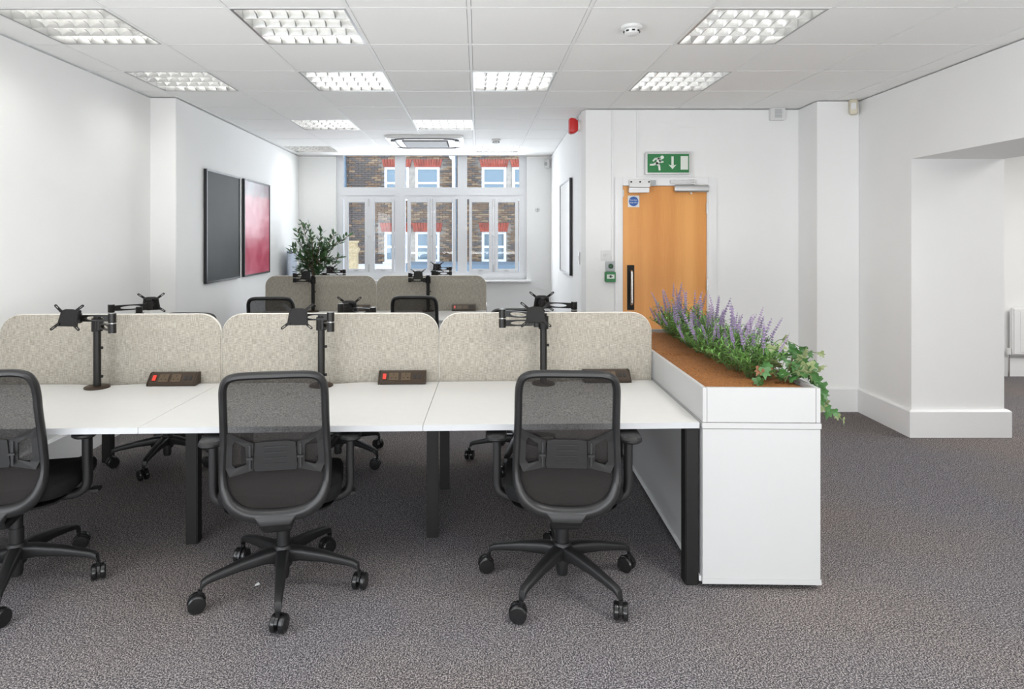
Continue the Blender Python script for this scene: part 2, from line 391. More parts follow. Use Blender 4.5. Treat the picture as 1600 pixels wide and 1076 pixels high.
# suspended ceiling: slab above, tee grid, each tile a piece
G, GX0, GY0 = 0.62, -0.047, 3.24
ceil = struct('ceiling', MB().b(-3.0, 8.1, -2.3, 9.5, CEIL+0.16, CEIL+0.26), M['slab'], smooth=False)
tb = MB()
for j in range(-8, 11):
    y = GY0+G*j
    if y < 9.2: tb.b(-2.74, 3.9, y-.010, y+.010, CEIL, CEIL+.006)
for k in range(-5, 7):
    x = GX0+G*k
    if -2.75 < x < 3.9: tb.b(x-.010, x+.010, -2.1, YB, CEIL-.0006, CEIL+.0055)
tb.build('grid_bar', M['tbar'], ceil, smooth=False)['kind'] = 'stuff'
LIGHTS = [(-4, 0), (-2, 0), (2, 0), (-4, 2), (-2, 2), (0, 2), (2, 2), (-3, 5), (-1, 5), (-4, 8), (0, 8)]
REAR = [(-4, -3), (-2, -3), (0, -3), (2, -3)]
REAR_BRIGHT = (2, -3)  # unseen lamp run stronger than its neighbours to brighten the right wall
AC = {(-2, 7), (-1, 7)}
tile_me = {}
def tile_mesh(w_, d):
    key = (round(w_, 3), round(d, 3))
    if key not in tile_me: tile_me[key] = MB().box(0, 0, 0.008, w_, d, 0.016).mesh('ceiling_tile', M['tile'], smooth=False)
    return tile_me[key]
for k in range(-5, 7):
    for j in range(-8, 10):
        x0, x1 = GX0+G*k, GX0+G*(k+1); y0, y1 = GY0+G*j, GY0+G*(j+1)
        if (k, j) in LIGHTS or (k, j) in REAR: continue
        x0, x1 = max(x0, -2.80), min(x1, 3.95); y1 = min(y1, YB+.02)
        if x1-x0 < .03 or y1-y0 < .03: continue
        if y0 > 6.2 and x0 > 1.2: continue
        put('ceiling_tile', tile_mesh(x1-x0-.0245, y1-y0-.027), ceil, ((x0+x1)/2, (y0+y1)/2, CEIL+.0015))
MB().b(3.95, 8.05, -2.2, 6.9, CEIL+.003, CEIL+.02).build('ceiling_board', M['tile'], ceil, smooth=False)

# ------------------------------------------------------------------ recessed luminaires
LB = 0.585
long_me = None
def lum_protos():
    P = {}
    fr = MB(); h = 0.1; a = LB/2
    for s in (-1, 1):
        fr.b(s*a-.007, s*a+.007, -a, a, 0.0, h); fr.b(-a, a, s*a-.007, s*a+.007, 0.0, h)
    P['frame'] = fr.mesh('frame', M['lumframe'], smooth=False)
    # four curved reflector troughs
    rf = MB(); n = 4; wd = (LB-.014)/n
    for i in range(n):
        y0 = -LB/2+.007+wd*i
        prof = [(y0+wd*t, 0.096-0.05*abs(2*t-1)**2.2) for t in [q/8 for q in range(9)]]
        rf.add([(sx*(a-.007), y, z) for sx in (-1, 1) for y, z in prof], [(q, q+1, q+10, q+9) for q in range(8)])
    P['reflector'] = rf.mesh('reflector', M['reflector'])
    P['tube'] = MB().cyl((-a+.02, 0, .066), (a-.02, 0, .066), .013, n=10).mesh('lamp_tube', M['tube'])
    bl = MB(); bl.loft([[(x, -.004, .002), (x, .004, .002), (x, .014, .048), (x, -.014, .048)] for x in (-a+.008, a-.008)])
    P['blade'] = bl.mesh('louvre_blade', M['louvre'], smooth=False)
    # cross vane: scalloped, dips between the lamps
    cv = MB(); pts = []; m = 24
    rings = []
    for q in range(m+1):
        y = -LB/2+.008+(LB-.016)*q/m; f = abs(math.sin(PI*4*q/m))
        zt = 0.046; zb = 0.004+0.014*f
        cx = 0.010*f
        rings.append([(-.003+cx, y, zb), (.003+cx, y, zb), (.010, y, zt), (-.010, y, zt)])
    cv.loft(rings)
    P['vane'] = cv.mesh('cross_vane', M['louvre'])
    return P
LP = lum_protos()
def luminaire(k, j, label):
    x, y = GX0+G*(k+.5), GY0+G*(j+.5)
    t = thing('ceiling_light', label, 'ceiling light', (x, y, CEIL), 0, 'recessed louvred ceiling lights')
    put('frame', LP['frame'], t); put('reflector', LP['reflector'], t)
    wd = (LB-.014)/4
    for i in range(4): put('lamp_tube', LP['tube'], t, (0, -LB/2+.007+wd*(i+.5), 0))
    for i in range(1, 4): put('louvre_blade', LP['blade'], t, (0, -LB/2+.007+wd*i, 0))
    for i in range(1, 7): put('cross_vane', LP['vane'], t, (-LB/2+LB*i/7, 0, 0))
    return t
LL = ['louvred ceiling light by the long white wall, clipped by the top of the picture',
      'louvred ceiling light in the front row, between the wall light and plain tiles',
      'large louvred ceiling light beside the domed smoke detector',
      'louvred ceiling light just in front of the wall pier, touching the wall edge tiles',
      'louvred ceiling light in the second row, two tiles from the one by the pier',
      'louvred ceiling light in the second row, between the smoke detector side and the pier side',
      'louvred ceiling light in front of the exit door, second row',
      'louvred ceiling light in the third row, above the pink picture',
      'louvred ceiling light in the third row, in front of the air conditioner',
      'louvred ceiling light in the corner of wall and window, above the ficus',
      'faint louvred ceiling light beside the air conditioner, nearly at the window']
for (k, j), lb in zip(LIGHTS, LL): luminaire(k, j, lb)
for (k, j) in REAR:
    x, y = GX0+G*(k+.5), GY0+G*(j+.5)
    area('rear_luminaire_light', (x, y, CEIL+.003), (0, 0, 0), .58, .58, LUM_W*(1.2 if (k, j) == REAR_BRIGHT else 0.35), (1, .985, .95))

# ------------------------------------------------------------------ ceiling fittings
def smoke(px, py, label):
    Y = (CEIL-.03-CH)*F/(CY-py)
    t = thing('smoke_detector', label, 'smoke detector', (X(px, Y), Y, CEIL), 0)
    MB().lathe([(.0, -.001), (.058, -.001), (.058, -.016), (.052, -.02), (0, -.02)][::-1], 24).build('base', M['whiteplastic'], t)
    d = MB().lathe([(0, -.052), (.03, -.050), (.04, -.044), (.044, -.0225), (0, -.0225)], 24).build('dome', M['whiteplastic'], t)
    for q in range(8):
        a = 2*PI*q/8; MB().box(.0435*math.cos(a), .0435*math.sin(a), -.034, .004, .016, .008, a).build('slot', M['darkgap'], d, smooth=False)
    return t
smoke(987, 49, 'white domed smoke detector beside the large front ceiling light')
smoke(775, 222, 'small white smoke detector near the window, beside the air conditioner')
# air-conditioning cassette
ax, ay = -0.63, 7.75
t = thing('air_conditioner', 'white square ceiling cassette air conditioner with dark vent slots', 'air conditioner', (ax, ay, CEIL), 0)
MB().loft([[(x*s, y*s, z) for x, y in rrect(.92, .92, .05, 4)] for s, z in ((1, -.001), (1, -.018), (.97, -.03), (.6, -.034))]).build('fascia', M['whiteplastic'], t)
gr = MB().b(-.27, .27, -.27, .27, -.04, -.035).build('grille', M['darkgap'], t)
for q in range(17): MB().b(-.255, .255, -.255+.03*q, -.243+.03*q, -.048, -.0405).build('slat', M['greyplastic'], gr, smooth=False)
for q in range(4):
    p = spline([(-.33, -.345, -.036), (-.29, -.375, -.036), (-.15, -.385, -.036), (0, -.387, -.036), (.15, -.385, -.036), (.29, -.375, -.036), (.33, -.345, -.036)], 5)
    v = MB().sweep(p, rrect(.05, .006, .002, 2), (0, 0, 1)); v.build('vent_slot', M['darkgap'], t, rot=(0, 0, q*PI/2))
    f = MB().sweep(spline([(-.23, -.380, -.0415), (0, -.386, -.0415), (.23, -.380, -.0415)], 5), rrect(.052, .004, .001, 2), (0, 0, 1)); f.build('vent_flap', M['whiteplastic'], t, rot=(0, 0, q*PI/2))

# ------------------------------------------------------------------ window: three bays
FY0, FY1 = YB+.05, YB+.14
def frame_rect(mb, x0, x1, z0, z1, y0, y1, wl, wr_, wt, wb_):
    mb.b(x0, x0+wl, y0, y1, z0, z1); mb.b(x1-wr_, x1, y0, y1, z0, z1)
    mb.b(x0+wl, x1-wr_, y0, y1, z1-wt, z1); mb.b(x0+wl, x1-wr_, y0, y1, z0, z0+wb_); return mb
pz = lambda py: Z(py, FY0)
px_ = lambda px: X(px, FY0)
bays = [((525, 625), (536, 617), (538, 616), ((538, 575), (544, 570)), ((578, 616), (585, 612))),
        ((625, 722), (633, 715), (636.4, 711.8), ((636.4, 672), (641.5, 667.6)), ((676, 711.8), (681, 707))),
        ((722, 823), (729.6, 811.7), (733, 810), ((733, 769), (737.4, 764.2)), ((773, 810), (778.2, 805)))]
wlab = ['window_1', 'window_2', 'window_3']
for nm, (out, top, sash, s1, s2) in zip(wlab, bays):
    f = MB(); x0, x1 = px_(out[0]), px_(out[1])
    if nm == 'window_1': x0 = WX0
    if nm == 'window_3': x1 = WX1
    za, zb, zc, zd = pz(424.5), pz(310.5), pz(292.5), CEIL+.05
    tx0, tx1 = px_(top[0]), px_(top[1]); sx0, sx1 = px_(sash[0]), px_(sash[1])
    f.b(x0, min(tx0, sx0), FY0, FY1, SILL, zd); f.b(max(tx1, sx1), x1, FY0, FY1, SILL, zd)
    f.b(min(tx0, sx0), max(tx1, sx1), FY0, FY1, zb, zc); f.b(min(tx0, sx0), max(tx1, sx1), FY0, FY1, SILL, za)
    f.b(min(tx0, sx0), max(tx1, sx1), FY0-.012, FY0, zb+.05, zb+.07)
    w_ = struct(nm, f, M['upvc'], smooth=False)
    MB().b(tx0, tx1, FY0+.05, FY0+.056, zc, zd).build('pane', M['glass'], w_, smooth=False)
    for so, si in (s1, s2):
        a, c, d, e = px_(so[0]), px_(so[1]), px_(si[0]), px_(si[1])
        sm = frame_rect(MB(), a, c, za, zb, FY0-.008, FY0+.05, d-a, c-e, zb-pz(316), pz(420)-za).build('casement', M['upvc'], w_, smooth=False, bevel=.004)
        MB().b(d, e, FY0+.02, FY0+.026, pz(420), pz(316)).build('pane', M['glass'], sm, smooth=False)
        MB().b((d+e)/2-.03, (d+e)/2+.03, FY0-.02, FY0-.009, za+.012, za+.022).build('stay', M['steel'], sm, smooth=False)
    mx_ = (px_(s1[0][1])+px_(s2[0][0]))/2
    MB().b(mx_-.016, mx_+.016, FY0-.006, FY0+.05, za, zb).build('meeting_stile', M['upvc'], w_, smooth=False)
    for z0, z1 in ((za+.0, za+.11), (zb-.11, zb)):
        MB().b(mx_-.006, mx_+.006, FY0-.018, FY0-.0065, z0, z1).build('bolt', M['steel'], w_, smooth=False)
    MB().lathe([(0, -.012), (.012, -.01), (.012, .01), (0, .012)], 10).build('catch', M['whiteplastic'], w_, loc=(mx_, FY0-.016, pz(369)))
struct('trim_1', MB().b(WX0-.05, X(829, YB), YB-.09, YB+.05, SILL-.03, SILL), M['skirt'], smooth=False, bevel=.006)

# ------------------------------------------------------------------ building across the street
BY = 22.0
bx = lambda px: X(px, BY)
bz = lambda py: Z(py, BY)
bd = thing('brick_building', 'brown brick building with white sash windows across the street', 'building', (-1, BY, 0))
def bput(mb, name, m, par=None, **k):
    mb.v = [(x+1, y-BY, z) for x, y, z in mb.v] if par is None or par is bd else mb.v
    return mb.build(name, m, par or bd, **k)
wins = [(600.7, 639, 261, 311), (649, 687, 261, 311), (752.6, 791, 261, 311), (800.5, 839, 261, 311),
        (600.7, 639, 362, 409), (649, 687, 362, 409), (752.6, 791, 362, 409)]
wins = [(bx(a), bx(c), bz(e), bz(d)) for a, c, d, e in wins]
lint = [(598, 642.5, 249, 261), (646.5, 690, 249, 261), (750, 794, 249, 261), (798, 842, 249, 261), (595, 643, 348, 362), (645, 690.5, 348, 362), (749, 794, 348, 362)]
lint = [(bx(a), bx(c), bz(e), bz(d)) for a, c, d, e in lint]
bput(MB().b(-9, 5, BY+.03, BY+.4, -4, 8), 'wall', M['mortar'], smooth=False)
glassareas = [(536, 617, 245, 292), (633, 715, 245, 292), (729.6, 811.7, 245, 292), (544, 570, 316, 420), (585, 612, 316, 420), (641, 668, 316, 420), (681, 707, 316, 420), (737, 764, 316, 420), (778, 805, 316, 420)]
bm_ = {k: MB().box(0, 0, 0, .215, .1, .065).mesh('brick', M[k], smooth=False) for k in ('brick_a', 'brick_b', 'brick_c')}
rest = {k: MB() for k in bm_}
cand = []
for r in range(-2, 66):
    z = 0.0+.075*r
    for c in range(-30, 16):
        x = -1+.225*c+(.1125 if r % 2 else 0)
        if any(a-.1 < x < c_+.1 and d-.03 < z < e+.03 for a, c_, d, e in wins+lint): continue
        p = random.random(); k = 'brick_a' if p < .5 else 'brick_b' if p < .8 else 'brick_c'
        if x < -3.6 and random.random() < .55: k = 'brick_b'  # more dark grey bricks, for the greyer wall end and its shade
        px, py = CX+x*F/BY, CY-(z-CH)*F/BY
        cand.append((any(a+5 < px < b_-5 and c_ < py < d for a, b_, c_, d in glassareas), x, z, k))
vis = [c for c in cand if c[0]]; random.shuffle(vis); singles = set(map(id, vis[:300]))
for c in cand:
    _, x, z, k = c; y = random.uniform(-.006, .006)
    if id(c) in singles: put('brick', bm_[k], bd, (x+1, y, z))
    else: rest[k].box(x+1, y, z, .215, .1, .065)
for k, mb in rest.items():
    mb.build('brickwork', M[k], bd, smooth=False)['kind'] = 'stuff'
for a, c, d, e in lint:
    n = 11; lm = MB()
    for q in range(n):
        x0 = a+(c-a)*q/n; sl = (q-(n-1)/2)*.006
        lm.add([(x0+.004+s+1, yy-BY, zz) for yy in (BY-.07, BY+.05) for (s, zz) in ((-sl, d), (sl, e))]+[(x0+(c-a)/n-.004+s+1, yy-BY, zz) for yy in (BY-.07, BY+.05) for (s, zz) in ((-sl, d), (sl, e))],
               [(0, 1, 5, 4), (2, 6, 7, 3), (0, 4, 6, 2), (1, 3, 7, 5), (0, 2, 3, 1), (4, 5, 7, 6)])
    lm.build('flat_arch', M['redbrick'], bd, smooth=False)
for i, (a, c, d, e) in enumerate(wins):
    fm = frame_rect(MB(), a, c, d, e, BY-.02, BY+.06, .09, .09, .08, .09); zm = (d+e)/2
    fm.b(a+.09, c-.09, BY-.02, BY+.06, zm-.04, zm+.04); fm.b(a-.05, c+.05, BY-.1, BY+.02, d-.06, d)
    wf = bput(fm, 'sash_window', M['upvc'], bd, smooth=False)
    for z0, z1 in ((d+.09, zm-.04), (zm+.04, e-.08)):
        MB().b(a+.09+1, c-.09+1, .02, .028, z0, z1).build('pane', M['extglass'], wf, smooth=False)
bput(MB().tube(spline([(bx(709), BY-.13, -2), (bx(709), BY-.13, 4.0), (bx(707), BY-.13, 4.15), (bx(702), BY-.18, 4.45), (bx(701), BY-.2, 5.5)], 4), .06, 10), 'downpipe', M['upvc'])
bput(MB().tube([(bx(712.5), BY-.08, -2), (bx(712.5), BY-.08, 5.5)], .03, 8), 'cable_pipe', M['lead'])
bput(MB().tube(spline([(bx(540), BY-.13, 2.3), (bx(540), BY-.13, 3.2), (bx(538.5), BY-.2, 5)], 4), .07, 10), 'downpipe', M['lead'])
rf = thing('flat_roof', 'low lead covered flat roof with white coping below the brick building', 'roof', (-.2, 19.5, -1))
MB().b(-2.0, 2.6, -1.2, 1.2, 0, Z(412, 19)+1).build('roof_deck', M['lead'], rf, smooth=False)
MB().b(-5.2, -2.02, -1.2, 1.2, 0, Z(416, 19)+1).build('parapet', M['upvc'], rf, smooth=False)
ch = thing('stone_pier', 'small yellow stone pier with a wide cap outside the window', 'pier', (X(551, 17), 17, -1))
MB().b(-.13, .13, -.13, .13, 0, Z(395, 17)+1).build('shaft', M['stone'], ch, smooth=False)
MB().loft([[(x*s, y*s, z) for x, y in rrect(.3, .3, .02, 2)] for s, z in ((.9, Z(395, 17)+1), (1.15, Z(391, 17)+1), (1.15, Z(388, 17)+1), (.8, Z(385, 17)+1), (.8, Z(380, 17)+1), (1, Z(379, 17)+1), (1, Z(376, 17)+1))]).build('cap', M['stone'], ch, smooth=False)

# ------------------------------------------------------------------ door and its fittings
fr = MB(); FA, FB, FZ = X(960, YD), X(1119, YD), Z(277, YD)
fr.b(FA, DX0, YD-.022, YD+.0, 0, FZ); fr.b(DX1, FB, YD-.022, YD+.0, 0, FZ); fr.b(DX0, DX1, YD-.022, YD+.0, DZ, FZ)
door = struct('door_1', fr, M['skirt'], smooth=False, bevel=.004)
st = MB(); st.b(DX0-.001, DX0+.005, YD-.01, YD+.08, 0, DZ); st.b(DX1-.005, DX1+.001, YD-.01, YD+.08, 0, DZ)
st.build('door_lining', M['skirt'], door, smooth=False)
lf = MB().b(-.5*(DX1-DX0)+.007, .5*(DX1-DX0)-.007, 0, .044, .006, DZ-.004).build('door_leaf', M['beech'], door, loc=((DX0+DX1)/2, YD+.005, 0), smooth=False)
lc = (DX0+DX1)/2
def L_(px): return X(px, YD)-lc
MB().b(L_(980), L_(991), -.006, -.001, Z(484, YD), Z(414, YD)).build('handle_plate', M['black'], lf, smooth=False)
hd = MB().tube(spline([(L_(985.5), -.006, Z(422, YD)), (L_(985.5), -.045, Z(424, YD)), (L_(985.5), -.05, Z(430, YD)), (L_(985.5), -.05, Z(468, YD)), (L_(985.5), -.045, Z(474, YD)), (L_(985.5), -.006, Z(476, YD))], 4), .011, 10)
hd.build('pull_handle', M['chrome'], lf)
for py in (326, 446):
    MB().cyl((L_(1104.5), -.012, Z(py+8, YD)), (L_(1104.5), -.012, Z(py-9, YD)), .011, n=10).build('hinge', M['steel'], lf)
MB().b(L_(973.4), L_(975), -.004, -.001, Z(307, YD), Z(296, YD)).build('lock_keep', M['whiteplastic'], lf, smooth=False)
# maglock
mg = thing('maglock', 'white magnetic door lock with grey plate at the top of the beech door', 'door lock', (X(997, YD), YD-.022, Z(292, YD)))
MB().b(-.093, .093, -.05, -.001, -.005, .062).build('bracket', M['whiteplastic'], mg, bevel=.003)
MB().b(.094, .15, -.03, -.001, .005, .058).build('end_cover', M['greyplastic'], mg, bevel=.003)
MB().b(-.098, .085, -.045, .02, -.055, -.009).build('armature_plate', M['steel'], mg, bevel=.003)
for sx in (-.08, 0, .08): MB().cyl((sx, -.054, .04), (sx, -.05, .04), .008, n=10).build('screw', M['darkgap'], mg)
# closer
dc = thing('door_closer', 'silver overhead door closer with a folded arm on the beech door', 'door closer', (X(1078, YD), YD, Z(295, YD)))
MB().sweep([(-.155, -.035, 0), (.155, -.035, 0)], rrect(.07, .055, .02, 4), (0, 1, 0)).build('body', M['steel'], dc, bevel=.008)
ar = MB(); ar.box(-.07, -.055, .062, .2, .012, .018, 0, Matrix.Rotation(-.07, 4, 'Y')); ar.box(-.02, -.05, .052, .13, .01, .014, 0, Matrix.Rotation(.22, 4, 'Y')); ar.cyl((.03, -.04, .03), (.03, -.04, .065), .012, n=10); ar.b(-.19, -.14, -.05, -.022, .05, .075)
ar.build('arm', M['steel'], dc)
MB().cyl((0, -.035, -.05), (0, -.035, -.03), .008, n=8).build('valve', M['whiteplastic'], dc)
# blue sign with writing
def text(body, size, loc, parent, m, rot=(PI/2, 0, 0), name='lettering'):
    c = bpy.data.curves.new(name, 'FONT'); c.body = body; c.size = size; c.align_x = 'CENTER'; c.align_y = 'CENTER'; c.extrude = .0003
    o = bpy.data.objects.new(name, c); COL.objects.link(o); bpy.context.view_layer.update()
    me = bpy.data.meshes.new_from_object(o.evaluated_get(bpy.context.evaluated_depsgraph_get())); bpy.data.objects.remove(o)
    me.materials.clear(); me.materials.append(m); return put(name, me, parent, loc, rot)
sg = thing('fire_door_sign', 'small white square sign with a blue disc on the beech door', 'sign', (X(990, YD), YD+.003, Z(314.5, YD)))
MB().b(-.053, .053, -.003, 0, -.053, .053).build('backing', M['whiteplastic'], sg, smooth=False)
MB().cyl((0, -.0032, 0), (0, -.0045, 0), .044, n=32).build('disc', M['blue'], sg)
text('Fire door', .019, (0, -.0052, .012), sg, M['signwhite']); text('keep shut', .019, (0, -.0052, -.010), sg, M['signwhite'])
# exit sign
es = thing('exit_sign', 'green emergency exit box with running figure and arrow above the door', 'sign', (X(1041, YD), YD, Z(256, YD)))
hw, hh = .5*70*YD/F, .5*34*YD/F
MB().b(-hw, hw, -.06, -.001, -hh, hh).build('housing', M['steel'], es, bevel=.004)
MB().b(-hw+.017, hw-.017, -.063, -.0605, -hh+.014, hh-.016).build('legend_panel', M['green'], es, smooth=False)
def flat(parts, name):
    mb = MB()
    for p in parts: mb.add([(x, yy, z) for yy in (-.0652, -.0632) for x, z in p], [tuple(range(len(p))), tuple(range(len(p), 2*len(p)))[::-1]]+[(i, (i+1) % len(p), len(p)+(i+1) % len(p), len(p)+i) for i in range(len(p))])
    return mb.build(name, M['signwhite'], es, smooth=False)
def strip(p, q, a, b_=None):
    b_ = a if b_ is None else b_; d = Vector((q[0]-p[0], q[1]-p[1])).normalized(); n = Vector((-d.y, d.x))
    return [(p[0]+n.x*a, p[1]+n.y*a), (p[0]-n.x*a, p[1]-n.y*a), (q[0]-n.x*b_, q[1]-n.y*b_), (q[0]+n.x*b_, q[1]+n.y*b_)]
sc = lambda zx, zy: ((zx-362)*.00131, (162-zy)*.00131)    # sign drawn in its own units
hd_ = [(sc(319, 122)[0]+.016*math.cos(2*PI*i/16), sc(319, 122)[1]+.016*math.sin(2*PI*i/16)) for i in range(16)]
man = [hd_, strip(sc(304, 130), sc(284, 165), .019, .015), strip(sc(302, 128), sc(270, 133), .009), strip(sc(272, 130), sc(256, 149), .008, .007),
       strip(sc(300, 140), sc(310, 158), .008), strip(sc(309, 156), sc(328, 152), .007), strip(sc(280, 160), sc(298, 180), .012, .010),
       strip(sc(298, 178), sc(302, 212), .010, .008), strip(sc(284, 160), sc(262, 172), .012, .009), strip(sc(264, 172), sc(234, 174), .009, .007)]
flat(man, 'running_figure')
flat([strip(sc(391, 116), sc(391, 178), .010), [sc(363, 172), sc(391, 203), sc(418, 172), sc(391, 180)]], 'arrow')
flat([[sc(447, 114), sc(498, 114), sc(498, 207), sc(447, 207)]], 'doorway_symbol')
# cable trunking on the door wall
tr = MB(); tr.b(X(955, YD), X(958, YD), YD-.012, YD-.001, Z(406, YD), WT-.01); struct('trim_2', tr, M['skirt'], smooth=False)
struct('trim_3', MB().b(X(994.5, YD), X(997.5, YD), YD-.012, YD-.001, FZ+.002, WT-.01), M['skirt'], smooth=False)
sw = thing('light_switch', 'white rocker switch plate above the green call point', 'switch', (X(946, YD), YD, Z(398.5, YD)))
MB().b(-.043, .043, -.009, -.001, -.043, .043).build('plate', M['whiteplastic'], sw, bevel=.003)
for sx in (-.012, .012): MB().box(sx, -.011, 0, .018, .006, .03, 0, Matrix.Rotation(.12, 4, 'X')).build('rocker', M['whiteplastic'], sw, bevel=.002)
eb = thing('door_release_button', 'grey plate with a dark green exit button beside the door frame', 'button', (X(953.5, YD), YD, Z(415.5, YD)))
MB().b(-.043, .043, -.02, -.001, -.044, .044).build('plate', M['greyplastic'], eb, bevel=.003)
MB().lathe([(0, 0), (.022, 0), (.022, .012), (.016, .018), (0, .02)], 18).build('push_button', mat('dark_green_button', (.01, .07, .02), .3), eb, loc=(0, -.02, 0), rot=(PI/2, 0, 0))
bg = thing('break_glass_unit', 'green emergency door release call point with white window', 'call point', (X(952.5, YD), YD, Z(432, YD)))
MB().b(-.047, .047, -.045, -.001, -.047, .046).build('housing', M['green'], bg, bevel=.004)
MB().b(-.034, .034, -.047, -.0455, -.016, .022).build('window', M['signwhite'], bg, smooth=False)
gm = MB(); gm.b(-.008, .008, -.0485, -.0475, -.006, .014); 
for sx in (-1, 1): gm.add([(sx*.02, -.048, .004), (sx*.011, -.048, .012), (sx*.011, -.048, -.004)], [(0, 1, 2)])
gm.build('push_symbol', M['darkgap'], bg, smooth=False)
s2 = thing('dimmer_switch', 'slim white switch plate on the wall end by the corner pier', 'switch', (.963, 6.03, Z(403, 6.03)))
MB().b(-.009, -.001, -.04, .04, -.06, .06).build('plate', M['whiteplastic'], s2, bevel=.003); MB().b(-.013, -.0095, -.012, .012, -.02, .02).build('rocker', M['whiteplastic'], s2, bevel=.001)
# red sounder
so = thing('fire_alarm_sounder', 'red wedge shaped fire alarm sounder high on the wall corner', 'alarm', (.966, 6.0, Z(197, 6.0)))
MB().cyl((-.002, 0, 0), (-.025, 0, 0), .05, n=20).build('base', M['whiteplastic'], so)
MB().loft([[(x, y, z) for y, z in rrect(w_, h, .02, 4)] for x, w_, h in ((-.026, .085, .10), (-.05, .10, .135), (-.085, .10, .15), (-.105, .085, .135))]).build('horn', M['red'], so)
MB().tube(spline([(-.02, -.02, .05), (-.03, -.05, .075), (-.006, -.07, .12)], 5), .006, 6).build('cable', M['greyplastic'], so)
# small devices
al = thing('alarm_box', 'small white vented box under the ceiling on the door wall', 'alarm', (X(1212.5, YD), YD, Z(179, YD)))
MB().b(-.067, .067, -.045, -.001, -.058, .055).build('case', M['whiteplastic'], al, bevel=.005)
for q in range(6): MB().b(-.032, .032, -.0475, -.0455, -.034+.013*q, -.027+.013*q).build('vent', M['greyplastic'], al, smooth=False)
pr = thing('motion_sensor', 'cream motion sensor in the upper corner by the wide opening', 'sensor', (X(1337, 5.4), 5.435, Z(168, 5.44)), -.5)
MB().loft([[(x, y, z) for x, y in [(-.035*s, -.003), (.035*s, -.003), (.03*s, -.045*s-.01), (-.03*s, -.045*s-.01)]] for s, z in ((.8, -.068), (1, -.05), (1, .05), (.85, .066))]).build('case', M['cream'], pr, bevel=.006)
MB().b(-.02, .02, -.062, -.0565, -.025, .03).build('lens', M['whiteplastic'], pr, bevel=.002)
p2 = thing('corner_sensor', 'white motion sensor in the upper corner beside the windows', 'sensor', (X(856, 9.1), 9.165, Z(255, 9.1)), -.6)
MB().lathe([(0, -.07), (.035, -.06), (.045, 0), (.035, .06), (0, .07)], 14).build('case', M['whiteplastic'], p2); MB().b(-.02, .02, -.05, -.042, -.03, .02).build('lens', M['greyplastic'], p2, bevel=.002)
th = thing('wall_thermostat', 'small round white dial on the window wall beside the sill', 'thermostat', (X(840, YB), YB, Z(327.5, YB)))
MB().lathe([(0, 0), (.034, 0), (.034, .012), (.026, .02), (0, .02)], 20).build('dial', M['whiteplastic'], th, loc=(0, -.001, 0), rot=(PI/2, 0, 0))
MB().lathe([(0, 0), (.014, 0), (.012, .01), (0, .01)], 14).build('knob', M['greyplastic'], th, loc=(0, -.0215, 0), rot=(PI/2, 0, 0))

# pictures: a frame hung on a wall from A to B (plan points), room on the side of nrm
def picture(label, A, B, z0, z1, m, fw=.018, dep=.03, mount=False):
    A, B = Vector((*A, 0)), Vector((*B, 0)); d = (B-A); L = d.length; a = math.atan2(d.y, d.x)
    t = thing('framed_picture', label, 'picture', ((A.x+B.x)/2, (A.y+B.y)/2, (z0+z1)/2), a)
    h = z1-z0
    # local +x along the wall, local -y towards the room
    frame_rect(MB(), -L/2, L/2, -h/2, h/2, -dep, -.002, fw, fw, fw, fw).build('frame', M['frame_art'], t, smooth=False, bevel=.002)
    MB().b(-L/2+fw, L/2-fw, -dep+.006, -.006, -h/2+fw, h/2-fw).build('print', m, t, smooth=False)
    return t
def wl2(Y): return -2.527-(Y-5.3)*(2.60-2.527)/(YB-5.3)+.003
picture('tall framed picture with a plain charcoal black print', (wl2(5.85), 5.85), (wl2(6.72), 6.72), 1.06, 2.125, M['art_dark'])
picture('tall framed picture with a soft pink abstract print', (wl2(6.85), 6.85), (wl2(7.74), 7.74), 1.06, 2.125, M['art_pink'])
def wr2(Y): return .975+(Y-6.35)*(1.058-.975)/(YB-6.35)-.003
picture('tall white print in a black frame on the wall beside the windows', (wr2(7.6), 7.6), (wr2(6.58), 6.58), 1.09, 2.11, M['paper'])

# radiator in the side room
rd = thing('radiator', 'white panel radiator in the side room beyond the wide opening', 'radiator', (X(1586, 6.7)+.6, 6.81, Z(518, 6.72)))
rp = MB(); rp.b(-.6, .6, -.09, -.03, -.25, .25); rp.build('panel', M['skirt'], rd, bevel=.012)
for q in range(11): MB().box(-.5+.1*q, -.0915, 0, .055, .004, .44).build('rib', M['skirt'], rd, bevel=.0015)
MB().tube([(-.625, -.06, -.19), (-.625, -.06, -.5)], .009, 8).build('pipe', M['chrome'], rd)
MB().cyl((-.625, -.06, -.245), (-.625, -.06, -.18), .02, n=12).build('valve', M['whiteplastic'], rd)
MB().b(-.3, .3, -.03, -.001, .1, .16).build('bracket', M['skirt'], rd, smooth=False)

